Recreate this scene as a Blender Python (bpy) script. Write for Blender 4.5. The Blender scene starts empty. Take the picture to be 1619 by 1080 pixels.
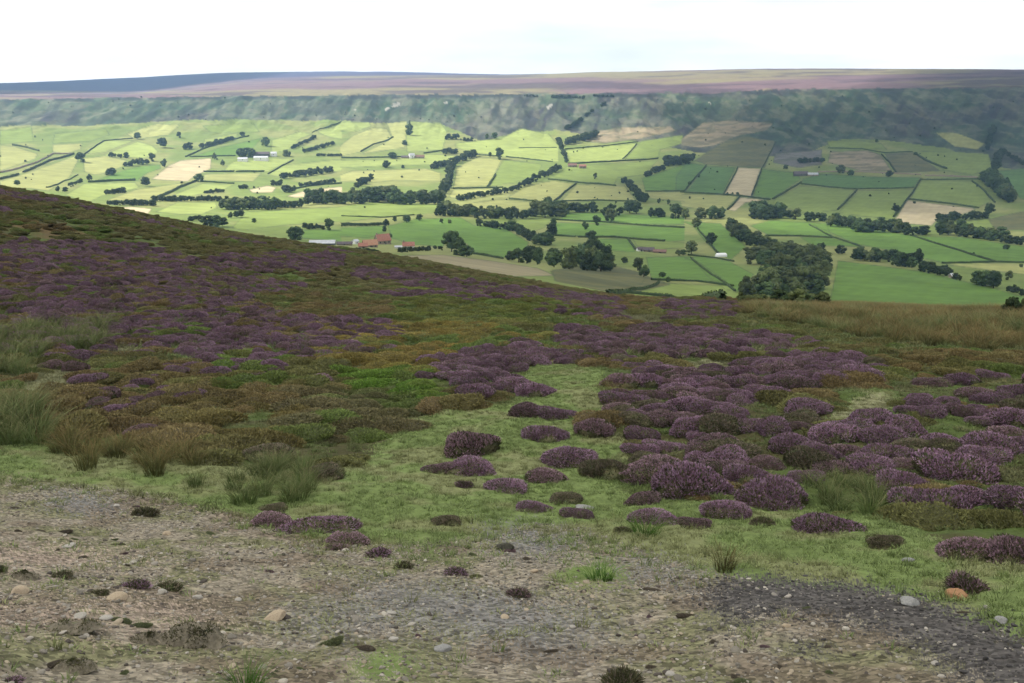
import bpy, math, random
import numpy as np
random.seed(7)
rng = np.random.default_rng(11)
S = bpy.context.scene
COL = S.collection

# ------------------------------------------------------------------ camera model
F = 1619 * 35.0 / 36.0
T = math.atan((540 - 130) / F)
CT, ST = math.cos(T), math.sin(T)

def px_phi(px, py=300):
    a = (px - 809.5) / F; b = (540 - py) / F
    return math.atan2(a, CT + b * ST)

def slope_of(phi, py):
    b = (540 - py) / F
    return math.cos(phi) * (b * CT - ST) / (CT + b * ST)

def project(x, y, z):
    f = y * CT - z * ST
    u = y * ST + z * CT
    f = np.where(np.abs(f) < 1e-6, 1e-6, f)
    px = 809.5 + F * x / f
    py = 540 - F * u / f
    bad = f < 0.3
    return np.where(bad, -9999, px), np.where(bad, -9999, py), f

# ------------------------------------------------------------------ noise
def _h(ix, iy, seed):
    n = (ix.astype(np.int64) * 374761393 + iy.astype(np.int64) * 668265263 + seed * 982451653) & 0x7fffffff
    n = (n ^ (n >> 13)) * 1274126177 & 0x7fffffff
    n = (n ^ (n >> 16)) & 0x7fffffff
    return n / float(0x7fffffff)

def vn(x, y, seed=0):
    x = np.asarray(x, float); y = np.asarray(y, float)
    ix = np.floor(x); iy = np.floor(y)
    fx = x - ix; fy = y - iy
    fx = fx * fx * (3 - 2 * fx); fy = fy * fy * (3 - 2 * fy)
    a = _h(ix, iy, seed); b = _h(ix + 1, iy, seed); c = _h(ix, iy + 1, seed); d = _h(ix + 1, iy + 1, seed)
    return (a + (b - a) * fx) * (1 - fy) + (c + (d - c) * fx) * fy

def fbm(x, y, seed=0, o=4):
    s = 0; a = 0.5; t = 0
    for k in range(o):
        s = s + a * vn(x, y, seed + k * 17); t += a
        x = np.asarray(x) * 2.03 + 5.1; y = np.asarray(y) * 2.03 + 3.7; a *= 0.5
    return s / t

def sstep(a, b, x):
    t = np.clip((x - a) / (b - a), 0, 1)
    return t * t * (3 - 2 * t)

# ------------------------------------------------------------------ terrain
KR = [5, 8, 12, 17, 25, 40, 60, 90, 130, 180, 280, 450, 600, 800, 1000, 1250, 1700, 2100, 2400, 2700, 4200, 6500]
COLS = {
 -400: [1080, 925, 830, 735, 640, 520, 430, 340, 262, 245, 270, 300, 320, 320, 310, 298, 262, 222, 190, 165, 155, 140],
 0:    [1080, 925, 830, 735, 640, 540, 455, 380, 318, 297, 320, 335, 335, 328, 315, 299, 265, 225, 190, 158, 146, 132],
 200:  [1080, 925, 830, 735, 640, 545, 470, 405, 352, 336, 350, 372, 366, 356, 345, 320, 275, 228, 190, 153, 147, 124],
 400:  [1080, 925, 830, 735, 632, 545, 480, 430, 390, 376, 385, 402, 396, 382, 358, 325, 277, 228, 190, 150, 128, 114.5],
 600:  [1080, 925, 830, 735, 625, 545, 490, 445, 412, 403, 408, 401, 394, 386, 362, 330, 280, 230, 190, 149, 121, 113],
 800:  [1080, 925, 835, 735, 620, 545, 497, 462, 441, 440, 436, 425, 412, 395, 365, 335, 282, 232, 190, 149, 119.5, 118],
 1000: [1080, 925, 838, 735, 615, 545, 505, 482, 472, 472, 466, 452, 430, 400, 370, 338, 283, 235, 190, 147, 113, 114],
 1200: [1080, 925, 840, 735, 615, 545, 505, 485, 478, 484, 490, 478, 445, 405, 372, 340, 283, 235, 188, 142, 108.5, 110],
 1400: [1080, 928, 842, 738, 620, 550, 512, 490, 486, 498, 505, 486, 455, 415, 380, 345, 285, 237, 188, 140, 109, 111],
 1619: [1080, 932, 848, 742, 625, 555, 515, 498, 497, 510, 515, 492, 465, 425, 390, 355, 292, 242, 190, 138, 110.5, 113],
 2000: [1080, 935, 850, 745, 630, 560, 520, 502, 505, 520, 525, 505, 480, 440, 405, 370, 300, 248, 192, 138, 111, 114],
}

def pchip(xk, yk, x):
    xk = np.asarray(xk, float); yk = np.asarray(yk, float)
    h = np.diff(xk); d = np.diff(yk) / h
    m = np.zeros_like(yk)
    for i in range(1, len(xk) - 1):
        if d[i - 1] * d[i] > 0:
            w1 = 2 * h[i] + h[i - 1]; w2 = h[i] + 2 * h[i - 1]
            m[i] = (w1 + w2) / (w1 / d[i - 1] + w2 / d[i])
    m[0] = d[0]; m[-1] = d[-1]
    i = np.clip(np.searchsorted(xk, x) - 1, 0, len(h) - 1)
    t = (x - xk[i]) / h[i]
    t2 = t * t; t3 = t2 * t
    return (2 * t3 - 3 * t2 + 1) * yk[i] + (t3 - 2 * t2 + t) * h[i] * m[i] + (-2 * t3 + 3 * t2) * yk[i + 1] + (t3 - t2) * h[i] * m[i + 1]

LR = np.linspace(math.log(0.5), math.log(9500), 2200)
cphi = []; prof = []
for px, pys in COLS.items():
    ph = px_phi(px)
    rk = [0.5, 3.0] + KR + [9500]
    sl = [-1.85 / 0.5, -2.62 / 3.0] + [slope_of(ph, p) for p in pys]
    sl.append(sl[-1] - 0.012)
    # interpolate the height over log r
    zk = [s * r for s, r in zip(sl, rk)]
    cphi.append(ph); prof.append(pchip(np.log(rk), np.array(zk) / (np.array(rk) + 2.0), LR) * (np.exp(LR) + 2.0))
cphi = np.array(cphi); prof = np.array(prof)
PH = np.linspace(cphi[0], cphi[-1], 260)
TAB = np.empty((len(PH), len(LR)))
for j in range(len(LR)):
    TAB[:, j] = pchip(cphi, prof[:, j], PH)
# light smoothing across azimuth
for _ in range(6):
    TAB[1:-1] = 0.25 * TAB[:-2] + 0.5 * TAB[1:-1] + 0.25 * TAB[2:]

def base_h(phi, lr):
    p = np.clip((phi - PH[0]) / (PH[1] - PH[0]), 0, len(PH) - 1.001)
    l = np.clip((lr - LR[0]) / (LR[1] - LR[0]), 0, len(LR) - 1.001)
    i = p.astype(int); j = l.astype(int); u = p - i; v = l - j
    return (TAB[i, j] * (1 - u) + TAB[i + 1, j] * u) * (1 - v) + (TAB[i, j + 1] * (1 - u) + TAB[i + 1, j + 1] * u) * v

def H(x, y):
    x = np.asarray(x, float); y = np.asarray(y, float)
    r = np.maximum(np.hypot(x, y), 0.5)
    phi = np.arctan2(x, y)
    z = base_h(phi, np.log(r))
    near = 1 - sstep(60, 220, r)
    nn = (fbm(x * 0.35, y * 0.35, 3, 3) - 0.5) * 0.34 * sstep(9, 24, r) + (fbm(x * 1.3, y * 1.3, 5, 3) - 0.5) * 0.12
    nn = nn + (fbm(x * 6, y * 6, 8, 3) - 0.5) * 0.05 * (1 - sstep(14, 30, r)) + (fbm(x * .07, y * .07, 9, 2) - 0.5) * 1.0 * sstep(25, 70, r)
    far = sstep(260, 600, r)
    ff = (fbm(x * 0.006, y * 0.006, 21, 3) - 0.5) * 7.0
    rough = sstep(2080, 2380, r) * (1 - sstep(2620, 2850, r))
    gully = np.abs(fbm(x * 0.017 + 0.3 * fbm(x * .004, y * .004, 44, 2), y * 0.0035, 31, 4) - 0.5) * 2
    ff = ff + rough * ((gully - 0.3) * 13 + (fbm(x * 0.022, y * 0.03, 33, 5) - 0.5) * 12)
    ff = ff + sstep(2900, 3600, r) * (fbm(x * 0.0012, y * 0.0012, 51, 3) - 0.5) * 9
    return z + nn * near + ff * far

RAYR = np.exp(np.linspace(math.log(3.0), math.log(8000), 3000))
def at(px, py):
    a = (px - 809.5) / F; b = (540 - py) / F
    dx, dy, dz = a, CT + b * ST, b * CT - ST
    hl = math.hypot(dx, dy)
    dx, dy, dz = dx / hl, dy / hl, dz / hl
    g = H(dx * RAYR, dy * RAYR)
    hit = np.nonzero(dz * RAYR <= g)[0]
    k = hit[0] if len(hit) else len(RAYR) - 1
    r = RAYR[k]
    if k > 0:
        r0, r1 = RAYR[k - 1], RAYR[k]
        e0 = dz * r0 - g[k - 1]; e1 = dz * r1 - g[k]
        if e0 > 0 > e1:
            r = r0 + (r1 - r0) * e0 / (e0 - e1)
    x, y = dx * r, dy * r
    z = float(H(x, y))
    return x, y, z, y * CT - z * ST

def inpoly(px, py, poly):
    poly = np.asarray(poly, float)
    out = np.zeros(px.shape, bool)
    x0, y0 = poly.min(0); x1, y1 = poly.max(0)
    sel = np.nonzero((px >= x0) & (px <= x1) & (py >= y0) & (py <= y1))[0]
    if len(sel) == 0: return out
    X = px[sel]; Y = py[sel]; c = np.zeros(len(sel), bool)
    n = len(poly)
    for i in range(n):
        xi, yi = poly[i]; xj, yj = poly[i - 1]
        if yi == yj: continue
        m = ((yi > Y) != (yj > Y)) & (X < (xj - xi) * (Y - yi) / (yj - yi) + xi)
        c ^= m
    out[sel] = c
    return out

def Z1(p): return [(x / 2.998, y / 2.998 + 80) for x, y in p]
def Z2(p): return [(x / 2.998 + 540, y / 2.998 + 80) for x, y in p]
def Z3(p): return [(x / 2.998 + 1079, y / 2.998 + 80) for x, y in p]

# ------------------------------------------------------------------ helpers for objects
def tag(o, label=None, cat=None, group=None, kind=None):
    if label: o['label'] = label
    if cat: o['category'] = cat
    if group: o['group'] = group
    if kind or cat: o['kind'] = kind or 'thing'
    return o

def mesh_from(name, verts, faces, mats=None, fmat=None, smooth=False):
    me = bpy.data.meshes.new(name)
    verts = np.asarray(verts, np.float32)
    if isinstance(faces, np.ndarray):
        nf, k = faces.shape
        me.vertices.add(len(verts)); me.vertices.foreach_set('co', verts.ravel())
        me.loops.add(nf * k); me.loops.foreach_set('vertex_index', faces.astype(np.int32).ravel())
        me.polygons.add(nf)
        me.polygons.foreach_set('loop_start', np.arange(0, nf * k, k, dtype=np.int32))
        me.update(calc_edges=True)
    else:
        me.from_pydata([tuple(v) for v in verts], [], [tuple(f) for f in faces])
        me.update()
    for m in (mats or []): me.materials.append(m)
    if fmat is not None: me.polygons.foreach_set('material_index', np.asarray(fmat, np.int32))
    if smooth: me.polygons.foreach_set('use_smooth', np.ones(len(me.polygons), bool))
    me.update()
    return me

def link(name, me, parent=None):
    o = bpy.data.objects.new(name, me); COL.objects.link(o)
    if parent: o.parent = parent
    return o

class MB:
    """collects polygons"""
    def __init__(s): s.v = []; s.f = []; s.m = []
    def poly(s, pts, m=0):
        n = len(s.v); s.v += [tuple(p) for p in pts]; s.f.append(tuple(range(n, n + len(pts)))); s.m.append(m)
    def mesh(s, name, mats, smooth=False): return mesh_from(name, s.v, s.f, mats, s.m, smooth)
    def box(s, x0, x1, y0, y1, z0, z1, m=0):
        n = len(s.v)
        s.v += [(x0, y0, z0), (x1, y0, z0), (x1, y1, z0), (x0, y1, z0), (x0, y0, z1), (x1, y0, z1), (x1, y1, z1), (x0, y1, z1)]
        for f in ((0, 3, 2, 1), (4, 5, 6, 7), (0, 1, 5, 4), (1, 2, 6, 5), (2, 3, 7, 6), (3, 0, 4, 7)):
            s.f.append(tuple(n + k for k in f)); s.m.append(m)

def ico(sub=1):
    t = (1 + 5 ** .5) / 2
    v = [(-1, t, 0), (1, t, 0), (-1, -t, 0), (1, -t, 0), (0, -1, t), (0, 1, t), (0, -1, -t), (0, 1, -t), (t, 0, -1), (t, 0, 1), (-t, 0, -1), (-t, 0, 1)]
    f = [(0, 11, 5), (0, 5, 1), (0, 1, 7), (0, 7, 10), (0, 10, 11), (1, 5, 9), (5, 11, 4), (11, 10, 2), (10, 7, 6), (7, 1, 8), (3, 9, 4), (3, 4, 2), (3, 2, 6), (3, 6, 8), (3, 8, 9), (4, 9, 5), (2, 4, 11), (6, 2, 10), (8, 6, 7), (9, 8, 1)]
    v = [np.array(p) / np.linalg.norm(p) for p in v]
    for _ in range(sub):
        c = {}; nf = []
        def mid(a, b):
            k = (min(a, b), max(a, b))
            if k not in c:
                p = v[a] + v[b]; v.append(p / np.linalg.norm(p)); c[k] = len(v) - 1
            return c[k]
        for a, b, d in f:
            x, y, z = mid(a, b), mid(b, d), mid(d, a)
            nf += [(a, x, z), (b, y, x), (d, z, y), (x, y, z)]
        f = nf
    return np.array(v), np.array(f)
ICO1 = ico(1); ICO2 = ico(2); ICO3 = ico(3)

# ------------------------------------------------------------------ materials
def new_mat(name):
    m = bpy.data.materials.new(name); m.use_nodes = True
    nt = m.node_tree; nt.nodes.clear()
    out = nt.nodes.new('ShaderNodeOutputMaterial')
    bs = nt.nodes.new('ShaderNodeBsdfPrincipled')
    nt.links.new(bs.outputs[0], out.inputs[0])
    bs.inputs['Roughness'].default_value = 0.85
    bs.inputs['Specular IOR Level'].default_value = 0.15
    return m, nt, bs
def N(nt, t, **kw):
    n = nt.nodes.new(t)
    for k, v in kw.items(): setattr(n, k, v)
    return n
def noise(nt, scale, detail=3, rough=.6, vec=None):
    n = N(nt, 'ShaderNodeTexNoise'); n.inputs['Scale'].default_value = scale
    n.inputs['Detail'].default_value = detail; n.inputs['Roughness'].default_value = rough
    if vec is not None: nt.links.new(vec, n.inputs['Vector'])
    return n.outputs[0]
def mrange(nt, v, a, b, c, d):
    n = N(nt, 'ShaderNodeMapRange'); n.inputs[1].default_value = a; n.inputs[2].default_value = b
    n.inputs[3].default_value = c; n.inputs[4].default_value = d
    nt.links.new(v, n.inputs[0]); return n.outputs[0]
def math_(nt, op, a, b):
    n = N(nt, 'ShaderNodeMath', operation=op)
    for i, q in enumerate((a, b)):
        if isinstance(q, (int, float)): n.inputs[i].default_value = q
        else: nt.links.new(q, n.inputs[i])
    return n.outputs[0]
def cmul(nt, col, fac):
    n = N(nt, 'ShaderNodeVectorMath', operation='SCALE')
    nt.links.new(col, n.inputs[0]); nt.links.new(fac, n.inputs['Scale']); return n.outputs[0]
def cmix(nt, fac, a, b):
    n = N(nt, 'ShaderNodeMix', data_type='RGBA')
    if isinstance(fac, (int, float)): n.inputs[0].default_value = fac
    else: nt.links.new(fac, n.inputs[0])
    for k, q in ((6, a), (7, b)):
        if isinstance(q, tuple): n.inputs[k].default_value = (*q, 1)
        else: nt.links.new(q, n.inputs[k])
    return n.outputs[2]

def leaf_mat(name, a, b, scale=2.0, trans=0.0, vary=.35, c=None, rough=.8):
    """two-tone vegetation; tone varies through the plant and from plant to plant"""
    m, nt, bs = new_mat(name)
    tc = N(nt, 'ShaderNodeTexCoord'); oi = N(nt, 'ShaderNodeObjectInfo')
    n = noise(nt, scale, 3, .6, tc.outputs['Object'])
    col = cmix(nt, mrange(nt, n, .35, .65, 0, 1), a, b)
    if c:
        ge = N(nt, 'ShaderNodeNewGeometry')
        col = cmix(nt, mrange(nt, ge.outputs['Random Per Island'], .62, .9, 0, 1), col, c)
    f = mrange(nt, oi.outputs['Random'], 0, 1, 1 - vary, 1 + vary)
    nt.links.new(cmul(nt, col, f), bs.inputs['Base Color'])
    bs.inputs['Roughness'].default_value = rough
    return m

def inst_mat(name, scale, lo=.6, hi=1.35, rough=.85, tip=None):
    """colour handed over by each instance"""
    m, nt, bs = new_mat(name)
    at_ = N(nt, 'ShaderNodeAttribute', attribute_type='INSTANCER', attribute_name='col')
    tc = N(nt, 'ShaderNodeTexCoord')
    n = noise(nt, scale, 3, .65, tc.outputs['Object'])
    ge = N(nt, 'ShaderNodeNewGeometry')
    f = math_(nt, 'MULTIPLY', mrange(nt, n, .3, .7, lo, hi), mrange(nt, ge.outputs['Random Per Island'], 0, 1, .75, 1.25))
    nt.links.new(cmul(nt, at_.outputs['Color'], f), bs.inputs['Base Color'])
    bs.inputs['Roughness'].default_value = rough
    return m

def flat_mat(name, a, b, scale, rough=.8, vec='Object', bump=0):
    m, nt, bs = new_mat(name)
    tc = N(nt, 'ShaderNodeTexCoord')
    n = noise(nt, scale, 5, .65, tc.outputs[vec])
    nt.links.new(cmix(nt, mrange(nt, n, .3, .7, 0, 1), a, b), bs.inputs['Base Color'])
    bs.inputs['Roughness'].default_value = rough
    if bump:
        bp = N(nt, 'ShaderNodeBump'); bp.inputs['Strength'].default_value = bump
        nt.links.new(n, bp.inputs['Height']); nt.links.new(bp.outputs[0], bs.inputs['Normal'])
    return m

M = {}
M['crown_dark'] = leaf_mat('crown_dark', (.034, .062, .024), (.08, .115, .038), .9, vary=.45)
M['crown_olive'] = leaf_mat('crown_olive', (.072, .098, .034), (.13, .152, .056), .9, vary=.35)
M['bark'] = flat_mat('bark', (.05, .042, .033), (.09, .078, .06), 3)
M['hedge'] = leaf_mat('hedge', (.03, .052, .02), (.06, .085, .03), .12, vary=.3)
M['heath_foliage'] = leaf_mat('heath_foliage', (.045, .055, .022), (.10, .09, .045), 3, vary=.3)
M['heath_green'] = leaf_mat('heath_green', (.055, .065, .026), (.11, .10, .05), 3, vary=.3)
M['bloom_purple'] = leaf_mat('bloom_purple', (.25, .145, .21), (.37, .245, .33), 2.2, vary=.22, c=(.16, .10, .10))
M['bloom_faded'] = leaf_mat('bloom_faded', (.225, .135, .165), (.34, .225, .26), 2.2, vary=.25, c=(.085, .08, .045))
M['bloom_brown'] = leaf_mat('bloom_brown', (.15, .12, .085), (.23, .185, .14), 2.2, vary=.25, c=(.08, .10, .04))
M['stone_tan'] = flat_mat('stone_tan', (.30, .23, .15), (.46, .38, .27), 9, bump=.4)
M['stone_orange'] = flat_mat('stone_orange', (.24, .125, .06), (.35, .20, .105), 9, bump=.4)
M['stone_grey'] = flat_mat('stone_grey', (.16, .16, .15), (.33, .32, .30), 9, bump=.4)
M['stone_pale'] = flat_mat('stone_pale', (.28, .26, .22), (.42, .39, .34), 9, bump=.4)
M['stone_dark'] = flat_mat('stone_dark', (.035, .035, .028), (.09, .085, .06), 9, bump=.4)
M['stone_moss'] = flat_mat('stone_moss', (.09, .078, .052), (.205, .178, .13), 6, bump=1.0)
M['roof_red'] = flat_mat('roof_red', (.25, .105, .075), (.36, .18, .13), 1.2)
M['roof_orange'] = flat_mat('roof_orange', (.30, .15, .09), (.42, .25, .16), 1.2)
M['roof_grey'] = flat_mat('roof_grey', (.36, .37, .39), (.52, .53, .55), .4)
M['roof_slate'] = flat_mat('roof_slate', (.07, .06, .065), (.15, .12, .125), 1.0)
M['roof_brown'] = flat_mat('roof_brown', (.16, .09, .07), (.24, .15, .12), 1.0)
M['wall_white'] = flat_mat('wall_white', (.72, .71, .68), (.82, .81, .79), .8)
M['wall_stone'] = flat_mat('wall_stone', (.20, .16, .12), (.33, .28, .21), 1.5)
M['wall_dark'] = flat_mat('wall_dark', (.07, .07, .07), (.13, .125, .12), 1.5)
M['window'] = flat_mat('window', (.02, .025, .03), (.05, .055, .06), 1, rough=.15)
M['sheet_white'] = flat_mat('sheet_white', (.78, .78, .78), (.84, .84, .84), .5, rough=.5)
M['mound'] = inst_mat('mound', 3.5, .75, 1.25)
M['mound_core_shade'] = inst_mat('mound_core_shade', 3.5, .3, .5)  # darker copy of the cushion colour; shade among the woody stems painted in
M['blade'] = inst_mat('blade', 3, .7, 1.3)
M['pebble'] = inst_mat('pebble', 6, .75, 1.25)
M['far_leaf'] = inst_mat('far_leaf', .9, .6, 1.4)

# rush: green at the foot, straw coloured towards the tips
def rush_mat(name, base, tip):
    m, nt, bs = new_mat(name)
    oi = N(nt, 'ShaderNodeObjectInfo'); tc = N(nt, 'ShaderNodeTexCoord')
    sp = N(nt, 'ShaderNodeSeparateXYZ'); nt.links.new(tc.outputs['Object'], sp.inputs[0])
    ge = N(nt, 'ShaderNodeNewGeometry')
    h = math_(nt, 'ADD', sp.outputs[2], mrange(nt, ge.outputs['Random Per Island'], 0, 1, -.35, .35))
    col = cmix(nt, mrange(nt, h, .25, .95, 0, 1), base, tip)
    nt.links.new(cmul(nt, col, mrange(nt, oi.outputs['Random'], 0, 1, .75, 1.25)), bs.inputs['Base Color'])
    return m
M['rush_ochre'] = rush_mat('rush_ochre', (.10, .105, .036), (.225, .155, .066))
M['rush_green'] = rush_mat('rush_green', (.095, .135, .042), (.21, .20, .09))
M['rush_bright'] = rush_mat('rush_bright', (.06, .13, .02), (.13, .21, .04))

# ------------------------------------------------------------------ land cover painted as albedo
PAL = {'Y': (.235, .205, .12), 'L': (.23, .275, .08), 'G': (.102, .178, .035), 'P': (.26, .27, .095), 'S': (.39, .33, .20), 'D': (.085, .155, .042),
       'O': (.115, .115, .048), 'T': (.245, .20, .125), 'X': (.13, .125, .115), 'M': (.165, .215, .055)}
FIELDS = []
def fz(z, s):
    for line in s.strip().split('\n'):
        k, pts = line.split(':')
        v = [float(q) for q in pts.replace(',', ' ').split()]
        FIELDS.append((k.strip(), z(list(zip(v[::2], v[1::2])))))
ident = lambda p: p
fz(Z1, '''
P: 0,450 70,455 180,490 165,515 0,570
P: 20,600 290,495 340,495 120,575 0,612
P: 0,620 130,580 355,500 370,520 330,600 230,665 150,655 0,650
L: 400,480 480,425 640,425 500,480 430,490
L: 500,490 650,430 720,450 750,480 690,510 580,505 490,500
P: 395,510 500,500 600,520 580,550 500,580 450,590 400,575
G: 470,610 560,575 650,550 760,540 760,560 700,580 650,615
L: 310,685 400,630 640,625 660,650 480,690 420,720
P: 500,712 640,660 880,625 760,690 740,705
S: 720,610 800,545 860,520 1000,510 1000,560 930,590 890,620
L: 820,685 960,630 1110,632 1060,660 900,690
P: 970,585 1240,580 1200,620 960,615
G: 920,500 1040,460 1240,415 1200,460 1130,480 1120,500
L: 1080,545 1110,525 1330,510 1390,515 1270,575 1060,575
L: 1285,475 1290,425 1420,385 1480,395 1420,420 1370,470 1300,485
S: 1180,660 1270,640 1310,650 1290,672 1200,675
S: 1360,690 1460,660 1619,645 1619,682 1400,697
L: 740,765 840,720 1020,718 1030,745 960,775 850,775
S: 555,745 620,740 720,750 700,775 610,775
M: 1100,840 1170,765 1619,740 1619,810 1330,830 1150,850
G: 1430,890 1440,850 1619,850 1619,905
L: 1270,590 1340,545 1619,515 1619,570 1350,600
P: 600,395 740,345 850,355 800,400 640,420
M: 260,395 500,370 520,400 430,430 250,440
M: 0,380 150,360 160,430 0,445
P: 250,445 390,440 380,470 300,490 250,480
M: 960,355 1200,345 1230,385 1000,390
L: 1500,385 1619,345 1619,420 1560,410
L: 970,420 1130,390 1110,420 960,460
''')
fz(Z2, '''
L: -5,340 130,340 140,360 60,385 -5,380
P: 60,400 150,365 215,370 235,410 200,430 90,480 -5,500 -5,450
P: 215,345 310,335 310,390 300,460 90,490 200,440 240,410
L: 325,335 470,345 500,385 480,470 310,480 305,400
L: -5,520 280,515 300,500 420,490 545,500 460,545 400,540 -5,555
P: -5,590 50,570 400,560 470,580 470,620 250,615 150,625 -5,620
L: 540,440 760,415 850,370 980,395 1030,450 1030,530 780,505 600,480 540,455
P: 540,600 545,555 640,505 760,515 700,640 530,650
M: 770,515 950,540 930,590 820,625 700,645 730,585
P: 510,690 530,660 720,655 640,690 520,700
P: 790,695 860,650 1000,615 1100,630 1010,715 900,710
P: 1115,635 1340,640 1395,710 1200,710 1030,725
P: 610,725 750,705 910,720 890,750 720,765 640,760
L: 1060,470 1400,440 1330,520 1080,530 1070,500
M: 1000,595 1070,550 1500,520 1430,590 1310,600 1290,640 1120,625
M: 1345,515 1420,430 1619,400 1619,440 1510,470 1500,510
G: 1425,605 1625,540 1625,665 1440,665
P: 1450,670 1625,668 1625,715 1500,705 1460,700
M: -5,740 140,715 480,730 430,770 340,780 200,790 -5,815
G: 220,830 350,800 560,790 630,830 760,835 890,910 860,950 760,985 620,965 600,920 520,870 480,930 350,920 240,890
G: -5,840 210,830 200,860 130,890 -5,880
M: 790,805 1000,795 960,840 900,860 820,830
G: 1040,800 1060,770 1240,770 1625,790 1625,825 1200,820
G: 1010,820 1040,815 1625,840 1625,900 1530,905 1200,880 1020,875
G: 1200,890 1370,895 1390,955 1300,950 1200,930
M: 1380,890 1625,910 1625,935 1480,940 1400,925
O: 1000,1040 1250,1010 1450,1060 1420,1110 1200,1120 1010,1090
T: 1070,420 1300,365 1560,360 1585,380 1400,420 1250,440
''')
fz(Z3, '''
T: -5,420 100,340 250,330 430,345 400,380 280,400 150,450 80,460 -5,450
O: 60,520 200,430 290,405 440,430 390,555 270,550 110,540
D: -30,600 20,530 115,545 10,670 -30,660
D: 110,548 250,555 190,680 20,668
S: 265,555 370,560 325,690 200,680
G: 380,562 540,580 560,610 430,700 335,690
S: 270,695 410,710 300,720 250,760 215,755
P: -5,680 190,685 265,690 210,750 150,760 -5,740
M: 440,705 560,640 815,660 730,755 590,770 430,730
D: 570,610 650,585 960,600 1130,600 1095,650 820,655 565,632
M: 835,665 1090,660 1060,710 1000,800 740,770
M: 1135,615 1370,620 1420,640 1460,715 1400,745 1080,700
S: 1065,710 1390,750 1330,775 1210,800 1180,830 1000,815
T: 700,480 880,475 940,495 990,570 850,570 690,530
M: 685,430 820,425 940,440 970,470 700,460
O: 960,490 1090,480 1220,570 1010,580
M: 1100,480 1290,480 1450,490 1470,560 1370,590 1240,565
P: 1200,390 1300,390 1430,440 1400,470 1290,455
X: 440,490 660,470 660,540 550,555 430,530
G: 320,830 420,805 680,820 710,885 560,880 400,870
G: 620,825 690,815 1100,880 1480,1000 1230,1005 1000,950 830,920
G: 1100,880 1320,885 1760,950 1760,1010 1490,1000
M: 1300,815 1450,795 1530,800 1450,860
O: 1450,800 1760,730 1760,850 1480,850
G: 560,885 710,890 860,930 620,925
D: 1500,570 1760,545 1760,740 1600,700
G: -5,810 180,820 300,930 230,990 160,960 80,870 50,830
P: 1240,1012 1480,1007 1760,1015 1760,1079 1530,1050
''')
fz(ident, '''
G: 1082,408 1106,405 1152,413 1192,434 1166,463 1146,457 1119,437 1099,413
G: 1022,407 1090,405 1150,445 1030,442
M: 985,462 1040,447 1150,452 1185,470 1160,482 1000,476
Y: 635,404 700,403 780,413 850,424 878,436 800,437 720,432 660,420
O: 870,428 1000,428 1060,450 985,466 880,445
G: 1325,412 1450,428 1560,453 1619,470 1700,500 1590,500 1310,492
''')
TOPLINE = ([-400, 0, 150, 300, 540, 700, 760, 880, 1000, 1100, 1250, 1330, 1400, 1500, 1560, 1700, 2200], [200, 198, 197, 190, 190, 198, 222, 205, 224, 240, 248, 222, 222, 236, 262, 280, 290])

# near-ground areas (photo outlines laid on the hillside)
GRAVEL = [(-900, 748), (0, 752), (180, 770), (350, 805), (480, 850), (600, 862), (780, 850), (850, 826), (930, 835), (1010, 868), (1090, 892), (1150, 908), (1300, 922), (1480, 950), (1619, 1012), (2000, 1080), (2600, 1400), (2000, 4000), (-2000, 4000), (-2000, 748)]
DARKG = [[(1105, 925), (1190, 903), (1260, 915), (1340, 915), (1420, 938), (1500, 955), (1640, 1015), (1900, 1090), (1540, 1100), (1480, 1040), (1420, 1010), (1340, 985), (1240, 968), (1160, 985), (1115, 960)],
         [(1255, 1018), (1305, 1015), (1312, 1035), (1270, 1042)], [(1150, 990), (1180, 975), (1200, 1000), (1170, 1005)]]
GREYG = [[(80, 775), (150, 778), (185, 800), (120, 808), (70, 795)], [(770, 825), (880, 835), (920, 865), (860, 880), (780, 870)], [(560, 920), (700, 930), (900, 955), (960, 1000), (900, 1040), (700, 1000), (560, 960)], [(1000, 870), (1080, 890), (1090, 930), (1010, 920)], [(450, 960), (600, 970), (580, 1010), (460, 1000)]]
PINKG = [[(-100, 860), (60, 862), (200, 878), (260, 890), (100, 893), (-100, 888)], [(-100, 962), (100, 958), (200, 950), (330, 975), (360, 1000), (260, 998), (100, 978), (-100, 985)]]
GRASS = [[(500, 862), (545, 740), (610, 690), (680, 650), (800, 640), (835, 590), (820, 572), (920, 568), (960, 590), (958, 650), (905, 690), (1070, 695), (960, 730), (980, 780), (1240, 800), (1420, 830), (1619, 900), (1900, 960), (1900, 1080), (1619, 1005), (1480, 948), (1300, 930), (1100, 905), (1000, 860), (850, 845), (640, 880)],
         [(-200, 705), (60, 705), (350, 735), (560, 760), (600, 850), (520, 855), (350, 800), (180, 770), (-200, 748)],
         [(1280, 670), (1400, 610), (1430, 640), (1330, 680)], [(230, 540), (400, 520), (430, 550), (280, 570)]]
GRASSPATCH_LOW = [[(550, 1040), (640, 1030), (660, 1070), (570, 1085)], [(890, 900), (980, 890), (990, 930), (900, 935)]]
PALEGRASS = [[(20, 590), (110, 580), (120, 615), (40, 640)], [(160, 545), (210, 548), (205, 570), (170, 570)], [(1060, 575), (1150, 570), (1180, 585), (1090, 592)], [(1310, 655), (1400, 620), (1420, 640), (1350, 665)], [(970, 495), (1040, 500), (1050, 520), (980, 515)]]
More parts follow.
